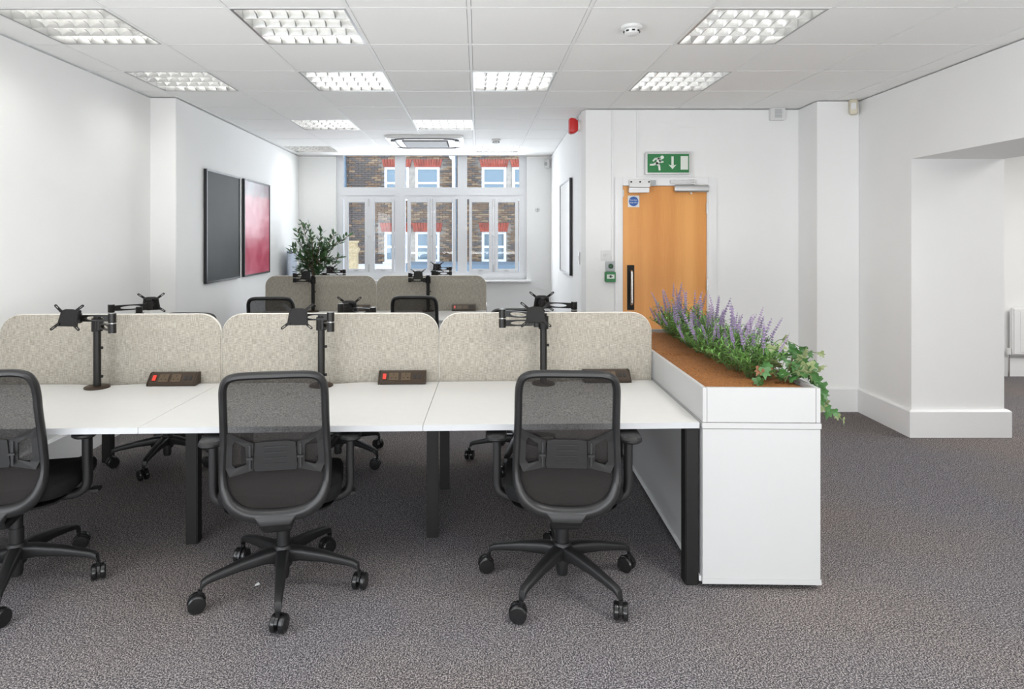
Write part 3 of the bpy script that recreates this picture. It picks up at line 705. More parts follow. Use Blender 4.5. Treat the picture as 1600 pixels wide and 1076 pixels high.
# ------------------------------------------------------------------ benches
EX, EY = Vector((1, .032, 0)), Vector((.022, 1, 0)); BA = math.atan(.032)
DZT, DTH, PITCH, DEP = .703, .025, 1.183, .80
class Bench:
    def __init__(s, o): s.o = Vector((*o, 0))
    def p(s, u, v, z=0): q = s.o+EX*u+EY*v; return Vector((q.x, q.y, z))
A_, B_ = Bench((.950, 2.716)), Bench((.073, 6.03))
def desk(bench, i, far, label, group, legs):
    """i counts desks from the open end; far desks mirror across the screen line"""
    u1, u0 = -PITCH*i-.0012, -PITCH*(i+1)+.0012
    vv = (lambda v: 1.65-v) if far else (lambda v: v)
    o = bench.p((u0+u1)/2, vv(DEP/2)); t = thing('desk', label, 'desk', o, 0, group)
    uc = (u0+u1)/2
    pl = [(u0, 0), (u1, 0), (u1, DEP)]
    for q in range(13):                          # cable scallop in the rear edge around the arm pole
        f = q/12; pl.append((uc+.20-.40*f, DEP-.035*math.sin(PI*f)**1.5))
    pl.append((u0, DEP))
    pts = [bench.p(u, vv(v))-o for u, v in pl]
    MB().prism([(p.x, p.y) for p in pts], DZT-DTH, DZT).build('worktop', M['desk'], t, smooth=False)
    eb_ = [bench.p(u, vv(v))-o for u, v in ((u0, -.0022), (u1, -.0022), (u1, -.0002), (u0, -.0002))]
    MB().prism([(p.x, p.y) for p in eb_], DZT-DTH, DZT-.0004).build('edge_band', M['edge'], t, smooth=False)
    for (u, v) in legs:
        q = bench.p(u, vv(v))-o
        MB().box(q.x, q.y, (DZT-DTH-.001)/2, .058, .058, DZT-DTH-.002, BA).build('leg', M['black'], t, bevel=.004)
    bq = [bench.p(u, vv(v))-o for u, v in ((u0+.05, .52), (u1-.05, .52), (u1-.05, .56), (u0+.05, .56))]
    MB().prism([(p.x, p.y) for p in bq], DZT-DTH-.05, DZT-DTH-.001).build('frame_rail', M['black'], t, smooth=False)
    return t
dA = ['white desk beside the lavender planter, front bench, door side', 'white middle desk of the front bench, behind the central chair', 'white desk of the front bench beside the long white wall']
dB = ['white desk beyond the screens, facing the planter end of the front bench', 'white middle desk beyond the screens of the front bench', 'white desk beyond the front screens, beside the long white wall']
gA = 'desks of the front bench'
desk(A_, 0, 0, dA[0], gA, [(-.032, .035)]); desk(A_, 1, 0, dA[1], gA, [(-PITCH-.005, .50)]); desk(A_, 2, 0, dA[2], gA, [(-2*PITCH+.01, .47), (-3*PITCH+.035, .035)])
desk(A_, 0, 1, dB[0], gA, [(-.032, .035)]); desk(A_, 1, 1, dB[1], gA, [(-PITCH+.01, .55)]); desk(A_, 2, 1, dB[2], gA, [(-2*PITCH+.01, .5), (-3*PITCH+.1, .035)])
gB = 'desks of the bench by the windows'
desk(B_, 0, 0, 'white desk at the open end of the window bench, beside the clear wall', gB, [(-.032, .035)]); desk(B_, 1, 0, 'white desk of the window bench next to the pictures', gB, [(-PITCH+.01, .5), (-2*PITCH+.035, .035)])
desk(B_, 0, 1, 'white desk between the window bench screens and the sill, open end', gB, [(-.032, .035)]); desk(B_, 1, 1, 'white desk behind the window bench screens, beside the ficus', gB, [(-PITCH+.01, .5), (-2*PITCH+.035, .035)])

def screen(bench, i, label):
    u1, u0 = -PITCH*i-.003, -PITCH*(i+1)+.003
    o = bench.p((u0+u1)/2, .825, DZT); t = thing('desk_screen', label, 'desk divider', o, BA, 'beige fabric desk screens')
    W, H0, H1, r = (u1-u0), -.14, .372, .11
    pts = [(-W/2, H0), (W/2, H0)]
    for cx, a0 in ((W/2-r, 0), (-W/2+r, 90)):
        for q in range(9):
            a = math.radians(a0+90*q/8); pts.append((cx+r*math.cos(a), H1-r+r*math.sin(a)))
    rings = lambda g, y: [(x*(1-2*g/W), y, z-g if z > 0 else z) for x, z in pts]
    MB().loft([rings(.004, -.017), rings(.0, -.013), rings(.0, .013), rings(.004, .017)]).build('fabric_panel', M['woven'], t)
    # pale edge piping following the outline
    e = [(x, 0, z+.001) for x, z in pts[1:]]+[(-W/2, 0, H0)]
    MB().sweep([Vector(p) for p in e], rrect(.005, .020, .002, 2), (0, 1, 0)).build('edge_piping', M['trimfab'], t)
    for sx in (-.35, .35): MB().b(sx-.03, sx+.03, -.024, -.0175, -.12, -.03).build('bracket', M['black'], t, smooth=False)
    return t
screen(A_, 0, 'beige fabric desk screen next to the lavender planter'); screen(A_, 1, 'beige fabric desk screen in the middle of the front bench'); screen(A_, 2, 'beige fabric desk screen of the front bench beside the long white wall')
screen(B_, 0, 'small looking beige fabric screen at the open end of the window bench'); screen(B_, 1, 'small looking beige fabric screen in front of the ficus')

# power units: wedge section, red switch, two sockets, usb pair
def power(bench, u, v, label, flip=False):
    o = bench.p(u, v, DZT+.001); t = thing('power_unit', label, 'socket block', o, BA+(PI if flip else 0), 'desk power units')
    sec = [(-.045, 0), (.03, 0), (.038, .05), (.03, .062), (-.0, .062), (-.045, .014)]
    MB().loft([[(x, y, z) for y, z in sec] for x in (-.12, .12)]).build('casing', M['bronze'], t, bevel=.003)
    for sx in (-1, 1):
        MB().loft([[(x, y*1.03, z*1.02) for y, z in sec] for x in (sx*.1205, sx*.128)]).build('end_cap', M['bronze'], t, bevel=.002)
    fa = math.atan2(.048, .045); mx = Matrix.Rotation(fa, 4, 'X')
    def face(x, w_, h, d, m, name, par=t, yo=0.0):
        c = Vector((x, -.0225, .038))+(Matrix.Rotation(fa, 3, 'X') @ Vector((0, yo, d/2+.0008)))
        return MB().box(c.x, c.y, c.z, w_, h, d, 0, mx).build(name, m, par, smooth=False)
    face(-.095, .018, .032, .004, M['redsw'], 'switch')
    for cx in (-.045, .02):
        s_ = face(cx, .05, .046, .002, M['bronzelt'], 'socket')
        for dx, yo, w_, h in ((0, .012, .004, .009), (-.011, -.008, .008, .004), (.011, -.008, .008, .004)):
            c = Vector((cx+dx, -.0225, .038))+(Matrix.Rotation(fa, 3, 'X') @ Vector((0, yo, .0034)))
            MB().box(c.x, c.y, c.z, w_, h, .001, 0, mx).build('slot', M['darkgap'], s_, smooth=False)
    for cx in (.07, .095): face(cx, .014, .022, .002, M['darkgap'], 'usb_port')
    return t
power(A_, -.262, .775, 'bronze power unit partly hidden by the chair beside the planter')
power(A_, -1.378, .775, 'bronze power unit on the middle desk, right of the central chair')
power(A_, -2.60, .775, 'bronze power unit on the desk beside the long white wall')
power(B_, -.245, .775, 'dark power unit at the open end of the window bench'); power(B_, -1.37, .775, 'dark power unit on the window bench behind the monitor arm plate')

# monitor arms
def link_mesh(L, h=.042, th=.016):
    n = 28; mb = MB(); P = []
    sg_ = lambda v, e: math.copysign(abs(v)**e, v)
    for i in range(n):
        a = 2*PI*i/n; c, s_ = math.cos(a), math.sin(a)
        P.append(((L/2+sg_(c, .45)*(L/2), sg_(s_, .6)*h/2*(1-.22*(1-abs(c)**2))), (L/2+c*L*.27, s_*h*.24)))
    vs = []
    for y in (-th/2, th/2): vs += [(o_[0], y, o_[1]) for o_, _ in P]+[(i_[0], y, i_[1]) for _, i_ in P]
    fs = []
    for i in range(n):
        j = (i+1) % n
        fs += [(i, j, n+j, n+i), (2*n+j, 2*n+i, 3*n+i, 3*n+j), (i, 2*n+i, 2*n+j, j), (n+j, 3*n+j, 3*n+i, n+i)]
    mb.add(vs, fs)
    for x in (0, L): mb.cyl((x, 0, -h/2-.002), (x, 0, h/2+.002), .019, n=16)
    return mb
ear_me = None
def monitor_arm(base, elbow, head, label, yaw, pole_top=1.085, zl=1.035, tilt=.25):
    """base/elbow/head: plan points; yaw: where the plate faces (0 = towards the photographer)"""
    global ear_me
    bx_, by_ = base; t = thing('monitor_arm', label, 'monitor arm', (bx_, by_, DZT+.0005), 0, 'black monitor arms on the desks')
    zz = lambda z: z-DZT
    MB().lathe([(0, 0), (.062, 0), (.062, .006), (.056, .010), (0, .010)], 28).build('base_plate', M['bronze'], t)
    MB().cyl((0, 0, .0105), (0, 0, zz(pole_top)), .0185, n=20).build('pole', M['blackgloss'], t)
    for z in (.06, .21): MB().box(.024, 0, z, .012, .012, .014).build('cable_clip', M['black'], t, bevel=.002)
    MB().lathe([(.0187, zz(zl)-.034), (.027, zz(zl)-.034), (.027, zz(zl)+.034), (.0187, zz(zl)+.034)], 18).build('clamp_collar', M['black'], t)
    e = Vector((elbow[0]-bx_, elbow[1]-by_, 0)); h = Vector((head[0]-bx_, head[1]-by_, 0))
    d = e; st_ = d.normalized()*.036
    link_mesh((d-st_).length).build('lower_arm', M['blackgloss'], t, loc=(st_.x, st_.y, zz(zl)), rot=(0, 0, math.atan2(d.y, d.x)))
    d2 = h-e
    link_mesh(d2.length).build('upper_arm', M['blackgloss'], t, loc=(e.x, e.y, zz(zl)+.052), rot=(0, 0, math.atan2(d2.y, d2.x)))
    MB().cyl((e.x, e.y, zz(zl)-.025), (e.x, e.y, zz(zl)+.076), .0115, n=12).build('elbow_pin', M['steel'], t)
    # head: knuckle, plate with four slotted ears
    z0 = zz(zl)+.062
    hd = MB(); hd.cyl((0, 0, -.035), (0, 0, .03), .016, n=14); hd.box(0, -.03, .0, .034, .045, .034); hd.cyl((-.022, -.03, 0), (.022, -.03, 0), .013, n=12)
    k = hd.build('head_knuckle', M['black'], t, loc=(h.x, h.y, z0), rot=(0, 0, yaw), bevel=.002)
    pl = MB(); pts = [(-.052, -.042), (.052, -.042), (.042, .035), (.02, .042), (-.02, .042), (-.042, .035)]
    pl.loft([[(x*s, y, z*s) for x, z in pts] for s, y in ((.8, .014), (1, .006), (1, -.006), (.94, -.009))])
    R = Matrix.Rotation(yaw, 4, 'Z')
    off = R @ Vector((0, -.062, 0))
    plo = pl.build('mounting_plate', M['black'], t, loc=(h.x+off.x, h.y+off.y, z0), rot=(-tilt, 0, yaw))
    if ear_me is None:
        em = MB(); n = 16; o1 = [(p[0]+.027, p[1]) for p in rrect(.055, .013, .006, 3)]; i1 = [(p[0]+.038, p[1]) for p in rrect(.02, .0045, .002, 3)]
        n = len(o1); vs = [(x, y, z) for y in (-.002, .002) for ring in (o1, i1) for x, z in ring]
        fs = []
        for i in range(n):
            j = (i+1) % n; fs += [(i, j, n+j, n+i), (2*n+j, 2*n+i, 3*n+i, 3*n+j), (i, 2*n+i, 2*n+j, j), (n+j, 3*n+j, 3*n+i, n+i)]
        ear_me = em.add(vs, fs).mesh('bracket_ear', M['black'], smooth=False)
    for sx, sz in ((1, 1), (-1, 1), (-1, -1), (1, -1)):
        put('bracket_ear', ear_me, plo, (sx*.034, -.012, sz*.028), (0, -math.atan2(sz*.8, sx), 0))
    return t
MAS = [((-2.005, 3.335), (-1.845, 3.195), (-2.015, 3.19), 'black monitor arm on the desk beside the long white wall, plate facing the room', -.1),
       ((-.835, 3.375), (-.755, 3.245), (-.905, 3.235), 'black monitor arm behind the central chair on the middle desk', .05),
       ((.353, 3.42), (.130, 3.39), (.295, 3.31), 'black monitor arm with both links folded, beside the planter screen', .0)]
for m_ in MAS: monitor_arm(*m_)
monitor_arm((-1.99, 3.72), (-2.20, 3.80), (-2.04, 3.93), 'black monitor arm peeping over the screen beside the long white wall', PI+.3, 1.085, 1.015)
monitor_arm((-.815, 3.76), (-.635, 3.83), (-.81, 3.90), 'black monitor arm with a pole stub just above the middle screen', PI-.1, 1.10, .995)
monitor_arm((.372, 3.79), (.585, 3.86), (.40, 3.92), 'black monitor arm reaching towards the door above the planter screen', PI, 1.07, 1.025)
monitor_arm((-1.745, 6.70), (-1.94, 6.70), (-1.78, 6.62), 'black monitor arm on the window bench in front of the ficus', 0)
monitor_arm((-.532, 6.735), (-.725, 6.74), (-.62, 6.62), 'black monitor arm on the window bench in front of the middle window', 0)
monitor_arm((-1.72, 7.10), (-1.51, 7.15), (-1.70, 7.24), 'black monitor arm behind the window bench screen, half hidden in the ficus', PI, 1.09, 1.05)
monitor_arm((-.50, 7.14), (-.315, 7.19), (-.475, 7.28), 'black monitor arm behind the window bench screen near the third window', PI, 1.10, 1.08)

# ------------------------------------------------------------------ planter cabinet
PA = -math.atan(.022)
PW, PD = .497, 1.72
pc = thing('planter_cabinet', 'long white storage cabinet with a planter trough on top', 'cabinet', (.957, 2.70, 0), PA)
MB().b(.03, PW-.02, .03, PD-.03, .002, .025).build('plinth', M['darkgap'], pc, smooth=False)
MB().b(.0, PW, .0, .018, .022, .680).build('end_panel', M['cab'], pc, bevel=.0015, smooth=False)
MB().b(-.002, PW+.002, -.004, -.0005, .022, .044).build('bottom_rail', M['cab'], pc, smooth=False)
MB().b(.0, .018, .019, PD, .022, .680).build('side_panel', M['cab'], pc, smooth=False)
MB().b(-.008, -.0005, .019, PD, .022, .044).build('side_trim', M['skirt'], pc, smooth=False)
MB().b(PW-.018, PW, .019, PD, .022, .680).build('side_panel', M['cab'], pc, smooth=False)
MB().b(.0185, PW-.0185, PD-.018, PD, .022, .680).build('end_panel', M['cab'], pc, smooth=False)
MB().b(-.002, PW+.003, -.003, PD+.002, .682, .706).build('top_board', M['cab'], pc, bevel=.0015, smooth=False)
TZ = .855
MB().b(.0, .018, .0, PD, .708, TZ).build('trough_side', M['cab'], pc, bevel=.001, smooth=False)
MB().b(PW-.018, PW, .0, PD, .708, TZ).build('trough_side', M['cab'], pc, bevel=.001, smooth=False)
MB().b(.0195, PW-.0195, .001, .019, .708, TZ).build('trough_end', M['cab'], pc, bevel=.001, smooth=False)
MB().b(.0195, PW-.0195, PD-.019, PD-.001, .708, TZ).build('trough_end', M['cab'], pc, bevel=.001, smooth=False)
nd = (PD-.044)/2
for q in range(2):
    y0 = .022+nd*q; mb = MB(); nx, ny = 16, 34
    vs = []; fs = []
    for iy in range(ny+1):
        for ix in range(nx+1):
            e = 0 if 0 < ix < nx and 0 < iy < ny else -.006
            vs.append((.021+(PW-.042)*ix/nx, y0+.007+(nd-.014)*iy/ny, .838+e+random.uniform(-.003, .003)))
    for iy in range(ny):
        for ix in range(nx): k = iy*(nx+1)+ix; fs.append((k, k+1, k+nx+2, k+nx+1))
    b0 = len(vs); vs += [(x, y, .715) for x, y, _ in (vs[0], vs[nx], vs[-1], vs[-1-nx])]
    c4 = (0, nx, len(vs)-5, len(vs)-5-nx)
    edge_f = list(range(0, nx+1)); edge_r = [nx+(nx+1)*i for i in range(ny+1)]; edge_b = list(range((nx+1)*ny, (nx+1)*(ny+1)))[::-1]; edge_l = [(nx+1)*i for i in range(ny+1)][::-1]
    for ed, (a, c) in ((edge_f, (0, 1)), (edge_r, (1, 2)), (edge_b, (2, 3)), (edge_l, (3, 0))):
        fs.append(tuple(ed)+(b0+c, b0+a))
    mb.add(vs, fs).build('coir_mat', M['coir'], pc, smooth=False)
def PP(u, v, z): return Vector((.957, 2.70, 0))+Matrix.Rotation(PA, 3, 'Z') @ Vector((u, v, z))

# ------------------------------------------------------------------ lavender
def leaf_quad(mb, base, direc, L, w_, up=Vector((0, 0, 1)), droop=.25):
    d = direc.normalized(); s_ = d.cross(up)
    s_ = s_.normalized() if s_.length > .05 else Vector((1, 0, 0))
    p = [base, base+d*L*.45+s_*w_/2, base+d*L-up*L*droop, base+d*L*.45-s_*w_/2]
    k = up*.06*L
    mb.add([p[0], p[1]+k, p[2], p[3]+k, base+d*L*.5], [(0, 1, 4), (1, 2, 4), (2, 3, 4), (3, 0, 4)])
spikes = []
for v_ in range(4):
    mb = MB(); H = .075+.014*v_
    mb.tube([(0, 0, -.03), (0, 0, H*.5), (.002, 0, H)], [.0013, .0012, .0008], 5)
    n = 9
    for i in range(n):
        z = .006+(H-.006)*i/(n-1); r = .0056*(1-.55*i/(n-1)); m_ = 5 if i < n-1 else 1
        for q in range(m_):
            a = 2*PI*q/5+i*.7; rr = r if m_ > 1 else 0; s_ = .0040*(1-.35*i/n)
            c = Vector((rr*math.cos(a), rr*math.sin(a), z+random.uniform(-.002, .002)))
            mb.add([c+Vector(t_)*s_ for t_ in ((1, 0, 0), (0, 1, 0), (-1, 0, 0), (0, -1, 0), (0, 0, 1.4), (0, 0, -1))], [(0, 1, 4), (1, 2, 4), (2, 3, 4), (3, 0, 4), (1, 0, 5), (2, 1, 5), (3, 2, 5), (0, 3, 5)])
    spikes.append(mb.mesh('flower_spike', M['lavflower2' if v_ == 2 else 'lavflower'], smooth=False))
NL = 9
lavw = ['at the front of the trough beside the ivy', 'second from the ivy end', 'third from the ivy end', 'fourth from the ivy end', 'in the middle of the row',
        'just beyond the middle of the row', 'third from the door end', 'second from the door end', 'at the door end of the trough']
for i in range(NL):
    v = .27+(PD-.27-.15)*i/(NL-1); u = .322+random.uniform(-.03, .02)
    b0 = PP(u, v, .839)
    t = thing('lavender_plant', 'purple flowering lavender '+lavw[i], 'plant', b0, random.uniform(0, 6.28), 'lavender row in the planter')
    lv = MB(); sm = MB(); R = .165 if i else .14
    for s_ in range(40):
        a = random.uniform(0, 2*PI); rad = R*math.sqrt(random.random()); h = random.uniform(.12, .26)*(1-.45*(rad/R)**2)
        top = Vector((rad*math.cos(a), rad*math.sin(a), h)); root = Vector((top.x*.25, top.y*.25, 0))
        path = spline([root, root.lerp(top, .5)+Vector((0, 0, .02)), top], 3)
        sm.tube(path, .0016, 4)
        for q in range(15):
            f = .12+.88*q/14; pp = path[min(int(f*(len(path)-1)), len(path)-1)].lerp(top, 0) if q < 14 else top
            pp = root.lerp(top, f)+Vector((0, 0, .02*math.sin(PI*f)))
            an = q*2.4+s_; dd = Vector((math.cos(an), math.sin(an), random.uniform(.35, 1.1)))
            leaf_quad(lv, pp, dd, random.uniform(.032, .060), random.uniform(.006, .0105))
        if s_ < 11:
            lean = Vector((top.x*.55+random.uniform(-.03, .03), top.y*.55, .16)).normalized()
            q_ = Vector((0, 0, 1)).rotation_difference(lean)
            o = put('flower_spike', random.choice(spikes), t, top+lean*.012); o.rotation_mode = 'QUATERNION'; o.rotation_quaternion = q_
            k = random.uniform(.85, 1.2); o.scale = (k*1.15, k*1.15, k)
    sm.build('stems', M['stem'], t)['kind'] = 'stuff'; f_ = lv.build('foliage', M['lavleaf'], t, smooth=False); f_['kind'] = 'stuff'

# ------------------------------------------------------------------ ivy
ivt = thing('ivy_plant', 'variegated trailing ivy hanging over the front corner of the planter', 'plant', PP(.42, .16, .839))
def ivy_leaf(m, curl):
    out = [(0, 0), (.35, -.12), (.5, .12), (.30, .34), (.42, .62), (.17, .60), (0, 1.0), (-.17, .60), (-.42, .62), (-.30, .34), (-.5, .12), (-.35, -.12)]
    vs = [(0, .3, .03)]+[(x, y, -curl*(x*x+.5*(y-.3)**2)) for x, y in out]
    n = len(out); fs = [(0, i+1, (i+1) % n+1) for i in range(n)]
    vs2 = [(x, y, z-.012) for x, y, z in vs]
    fs += [tuple(q+n+1 for q in f[::-1]) for f in fs]
    fs += [(i+1, (i+1) % n+1, n+1+(i+1) % n+1, n+1+i+1) for i in range(n)]
    return MB().add(vs+vs2, fs).mesh('leaf', m, smooth=False)
ivl = [ivy_leaf(M['ivy'], .35), ivy_leaf(M['ivy'], .7), ivy_leaf(M['ivy2'], .4), ivy_leaf(M['ivy2'], .15), ivy_leaf(M['ivydry'], 1.0)]
iv0 = ivt.location
def ivl_(p): return PP(*p)-iv0
vines = [[(.40, .16, .85), (.44, .26, .92), (.50, .28, .93), (.54, .24, .91), (.55, .20, .87)], [(.41, .14, .85), (.46, .16, .91), (.51, .15, .90), (.54, .12, .87)], [(.38, .2, .85), (.36, .25, .93), (.40, .28, .97), (.45, .27, .97)], [(.40, .16, .85), (.37, .22, .93), (.42, .24, .97), (.50, .20, .955), (.53, .16, .90), (.545, .13, .83), (.555, .12, .78)],
         [(.40, .16, .85), (.44, .20, .94), (.52, .22, .94), (.57, .19, .90), (.565, .15, .83), (.575, .12, .78), (.60, .10, .73), (.64, .09, .695)],
         [(.40, .16, .85), (.45, .12, .90), (.50, .10, .89), (.525, .08, .84), (.53, .07, .80), (.555, .07, .76), (.60, .07, .74)],
         [(.40, .16, .85), (.34, .14, .90), (.30, .13, .89), (.27, .12, .86)],
         [(.40, .16, .85), (.42, .30, .95), (.48, .36, 1.0), (.54, .36, .99), (.60, .33, .955), (.64, .30, .95)],
         [(.42, .16, .85), (.45, .18, .90), (.47, .14, .92), (.49, .16, .87)]]
sm = MB(); rnd = random.Random(3)
for vi, v in enumerate(vines):
    path = spline([ivl_(p) for p in v], 5); sm.tube(path, .0018, 5)
    n = (13, 12, 10, 15, 13, 11)[vi] if vi < 6 else 9
    for q in range(n):
        f = .12+.86*q/(n-1); p = path[int(f*(len(path)-1))]
        a = rnd.uniform(0, 6.28); k = rnd.choice((0, 0, 0, 1, 2, 2, 3)) if f < .6 else rnd.choice((0, 0, 1, 2))
        if vi == 6: k = 4 if q in (1, 5) else 0
        o = put('leaf', ivl[k], ivt, p+Vector((rnd.uniform(-.015, .015), rnd.uniform(-.015, .01), rnd.uniform(-.005, .018))))
        s_ = rnd.uniform(.040, .060)*(.75 if f > .85 else 1); o.scale = (s_, s_, s_)
        # hanging leaves face outwards to the room
        o.rotation_euler = (rnd.uniform(.3, 1.2) if f < .5 else rnd.uniform(-2.2, -1.2), rnd.uniform(-.6, .6), a if f < .5 else rnd.uniform(-.9, .9))
sm.build('stems', M['stem'], ivt)['kind'] = 'stuff'

# ------------------------------------------------------------------ ficus by the window
fc = thing('potted_ficus', 'bushy artificial ficus in the corner between wall and window', 'plant', (-2.15, 8.35, 0))
MB().lathe([(0, 0), (.13, 0), (.17, .30), (.18, .32), (.165, .32), (.16, .29), (0, .29)], 24).build('pot', M['pot'], fc)
tk = MB(); fl = MB(); r3 = random.Random(11)
tk.tube(spline([(0, 0, .29), (.02, .0, .6), (-.02, .01, .9), (.0, 0, 1.25)], 4), [.022]*5+[.018]*4+[.012]*4, 8)
FX = lambda px, py: (X(px, 8.3)+2.15, Z(py, 8.3))
tips = [(470, 348), (462, 358), (478, 352), (490, 372), (502, 362), (520, 366), (540, 368), (533, 374), (450, 386), (458, 392), (466, 405), (460, 420), (475, 418), (490, 405), (505, 395), (515, 402), (530, 402), (525, 412), (510, 418), (495, 425), (482, 390), (505, 378), (478, 380), (498, 385), (485, 425), (520, 425), (470, 395), (512, 388), (468, 372), (488, 398), (462, 432), (500, 432)]
for (a, c) in tips:
    x, z = FX(a, c); y = r3.uniform(-.16, .16); s0 = Vector((0, 0, r3.uniform(.85, 1.15))); tip = Vector((x, y, z))
    path = spline([s0, s0.lerp(tip, .5)+Vector((0, 0, .04)), tip], 6); tk.tube(path, .004, 5)
    for q in range(26):
        f = .30+.70*q/25; p = path[min(int(f*(len(path)-1)+.5), len(path)-1)]+Vector((r3.uniform(-.03, .03), r3.uniform(-.04, .04), r3.uniform(-.03, .03)))*(1.3-f)
        d = (tip-s0).normalized()*.6+Vector((r3.uniform(-1, 1), r3.uniform(-1, 1), r3.uniform(-.5, .7)))
        L = r3.uniform(.065, .105); d.normalize(); sd = d.cross(Vector((r3.uniform(-.5, .5), r3.uniform(-.7, .3), 1))).normalized(); w_ = L*.42; up = sd.cross(d)
        P6 = [p, p+d*L*.3+sd*w_*.42, p+d*L*.65+sd*w_*.38, p+d*L, p+d*L*.65-sd*w_*.38, p+d*L*.3-sd*w_*.42, p+d*L*.5-up*L*.06]
        fl.add(P6, [(0, 1, 6), (1, 2, 6), (2, 3, 6), (3, 4, 6), (4, 5, 6), (5, 0, 6)])
tk.build('trunk', M['bark'], fc); fl.build('foliage', M['ficus'], fc, smooth=False)['kind'] = 'stuff'
ac = thing('acrylic_panel', 'pale blue grey panel leaning in the corner beside the ficus', 'panel', (-2.5, 8.55, 0), .05)
MB().box(0, 0, .66, .012, .5, 1.3, 0, Matrix.Rotation(-.02, 4, 'Y')).build('sheet', M['acrylic'], ac, bevel=.003)

# ------------------------------------------------------------------ office chairs
def yb(z):  # backrest curve: depth as a function of height
    pts = [(.36, -.215), (.45, -.232), (.58, -.222), (.70, -.232), (.85, -.262), (1.02, -.31)]
    for (a, c), (d, e) in zip(pts, pts[1:]):
        if z <= d: t_ = (z-a)/(d-a); t_ = t_*t_*(3-2*t_)*.4+t_*.6; return c+(e-c)*t_
    return pts[-1][1]
def chair_proto():
    t = thing('office_chair', 'x', 'chair', (0, 0, 0), 0, 'black mesh office chairs')
    up = []
    # backrest outline (right half), top centre to bottom centre
    half = [(0, .970), (.08, .970), (.14, .967), (.172, .953), (.186, .922), (.190, .88), (.191, .80), (.193, .72), (.197, .64), (.199, .575), (.192, .515), (.170, .462), (.130, .425), (.075, .407), (0, .402)]
    loop = half+[(-x, z) for x, z in half[-2:0:-1]]
    sp = spline([(x, 0, z) for x, z in loop], 3, True)
    sp = [Vector((p.x, yb(p.z), p.z)) for p in sp]
    scs = [(1+.75*max(0, min(1, (.56-p.z)/.14)), 1+.25*max(0, min(1, (.56-p.z)/.14))) for p in sp]
    o = MB().sweep(sp, ell(.0155, .019, 10), (0, 1, 0), True, scs).build('back_frame', M['plasticlt'], t); up.append(o)
    # mesh: rows across the inside of the outline
    def hw(z):
        best = 0
        for p, q in zip(half, half[1:]):
            if (p[1]-z)*(q[1]-z) <= 0 and p[1] != q[1]:
                best = max(best, p[0]+(q[0]-p[0])*(z-p[1])/(q[1]-p[1]))
        return best
    mb = MB(); NX, NZ = 10, 26; vs = []; fs = []
    for iz in range(NZ+1):
        z = .412+(.964-.412)*iz/NZ; w_ = max(hw(z)-.006, .02)
        for ix in range(NX+1):
            s_ = -1+2*ix/NX; vs.append((w_*s_, yb(z)+.010*(1-s_*s_)+.004, z))
    for iz in range(NZ):
        for ix in range(NX): k = iz*(NX+1)+ix; fs.append((k, k+1, k+NX+2, k+NX+1))
    up.append(mb.add(vs, fs).build('back_mesh', M['mesh'], t))
    # lumbar support: slim curved plate with winged ends
    def plate(outl, hole, name, yoff, th, m, par):
        mb = MB(); n = len(outl)
        if hole:
            vs = [(x, yb(z)-yoff-d, z) for d in (0, th) for ring in (outl, hole) for x, z in ring]; fs = []
            for i in range(n):
                j = (i+1) % n; fs += [(i, j, n+j, n+i), (2*n+j, 2*n+i, 3*n+i, 3*n+j), (i, 2*n+i, 2*n+j, j), (n+j, 3*n+j, 3*n+i, n+i)]
        else:
            vs = [(x, yb(z)-yoff-d, z) for d in (0, th) for x, z in outl]
            fs = [tuple(range(n)), tuple(range(n, 2*n))[::-1]]+[(i, (i+1) % n, n+(i+1) % n, n+i) for i in range(n)]
        return mb.add(vs, fs).build(name, m, par, smooth=False)
    lm = plate([(-.078, .585), (.078, .585), (.082, .60), (.076, .695), (.05, .70), (-.05, .70), (-.076, .695), (-.082, .60)], None, 'lumbar_support', .004, .009, M['plasticlt'], t); up.append(lm)
    for z in (.612, .635, .658, .680): MB().box(0, yb(z)-.0155, z, .085, .004, .0035).build('rib', M['plasticlt'], lm, bevel=.001)
    for s_ in (-1, 1):
        a = [(s_*x, z) for x, z in ((.083, .588), (.172, .567), (.186, .60), (.184, .70), (.178, .742), (.083, .694))]
        h_ = [(s_*x, z) for x, z in ((.110, .612), (.150, .600), (.162, .615), (.160, .69), (.152, .708), (.112, .682))]
        up.append(plate(a, h_, 'lumbar_wing', .003, .007, M['plasticlt'], t))
        sl = MB(); sl.b(s_*.095-.004, s_*.095+.004, yb(.64)-.020, yb(.64)-.011, .595, .69); sl.b(s_*.095-.012, s_*.095+.012, yb(.64)-.028, yb(.64)-.0205, .636, .645)
        up.append(sl.build('lumbar_slider', M['plastic'], t, bevel=.001))
    # carrier from the backrest down under the seat
    rg = []
    for y, z, w_, h in ((-.232, .415, .19, .02), (-.240, .395, .15, .03), (-.238, .37, .125, .034), (-.222, .348, .118, .038), (-.18, .338, .115, .04), (-.10, .345, .115, .05), (.02, .36, .12, .055), (.10, .372, .12, .03)):
        rg.append([(x, y-(b_*.35 if z < .36 else b_*.8)*(1 if y < -.2 else 0), z+(b_ if y > -.21 else b_*.4)) for x, b_ in rrect(w_, h, min(h, w_)*.3, 3)])
    up.append(MB().loft(rg).build('back_carrier', M['plastic'], t))
    # seat cushion and its shell
    def supr(a, b_, n=32, e=.45):
        return [(a*math.copysign(abs(math.cos(2*PI*i/n))**e, math.cos(2*PI*i/n)), b_*math.copysign(abs(math.sin(2*PI*i/n))**e, math.sin(2*PI*i/n))) for i in range(n)]
    def ring(k, z, dy=.045):
        return [(x*k, y*k+dy, z-.030*max(0, (y-.1)/.16)**2+.012*max(0, (-y-.12)/.12)) for x, y in supr(.248, .262)]
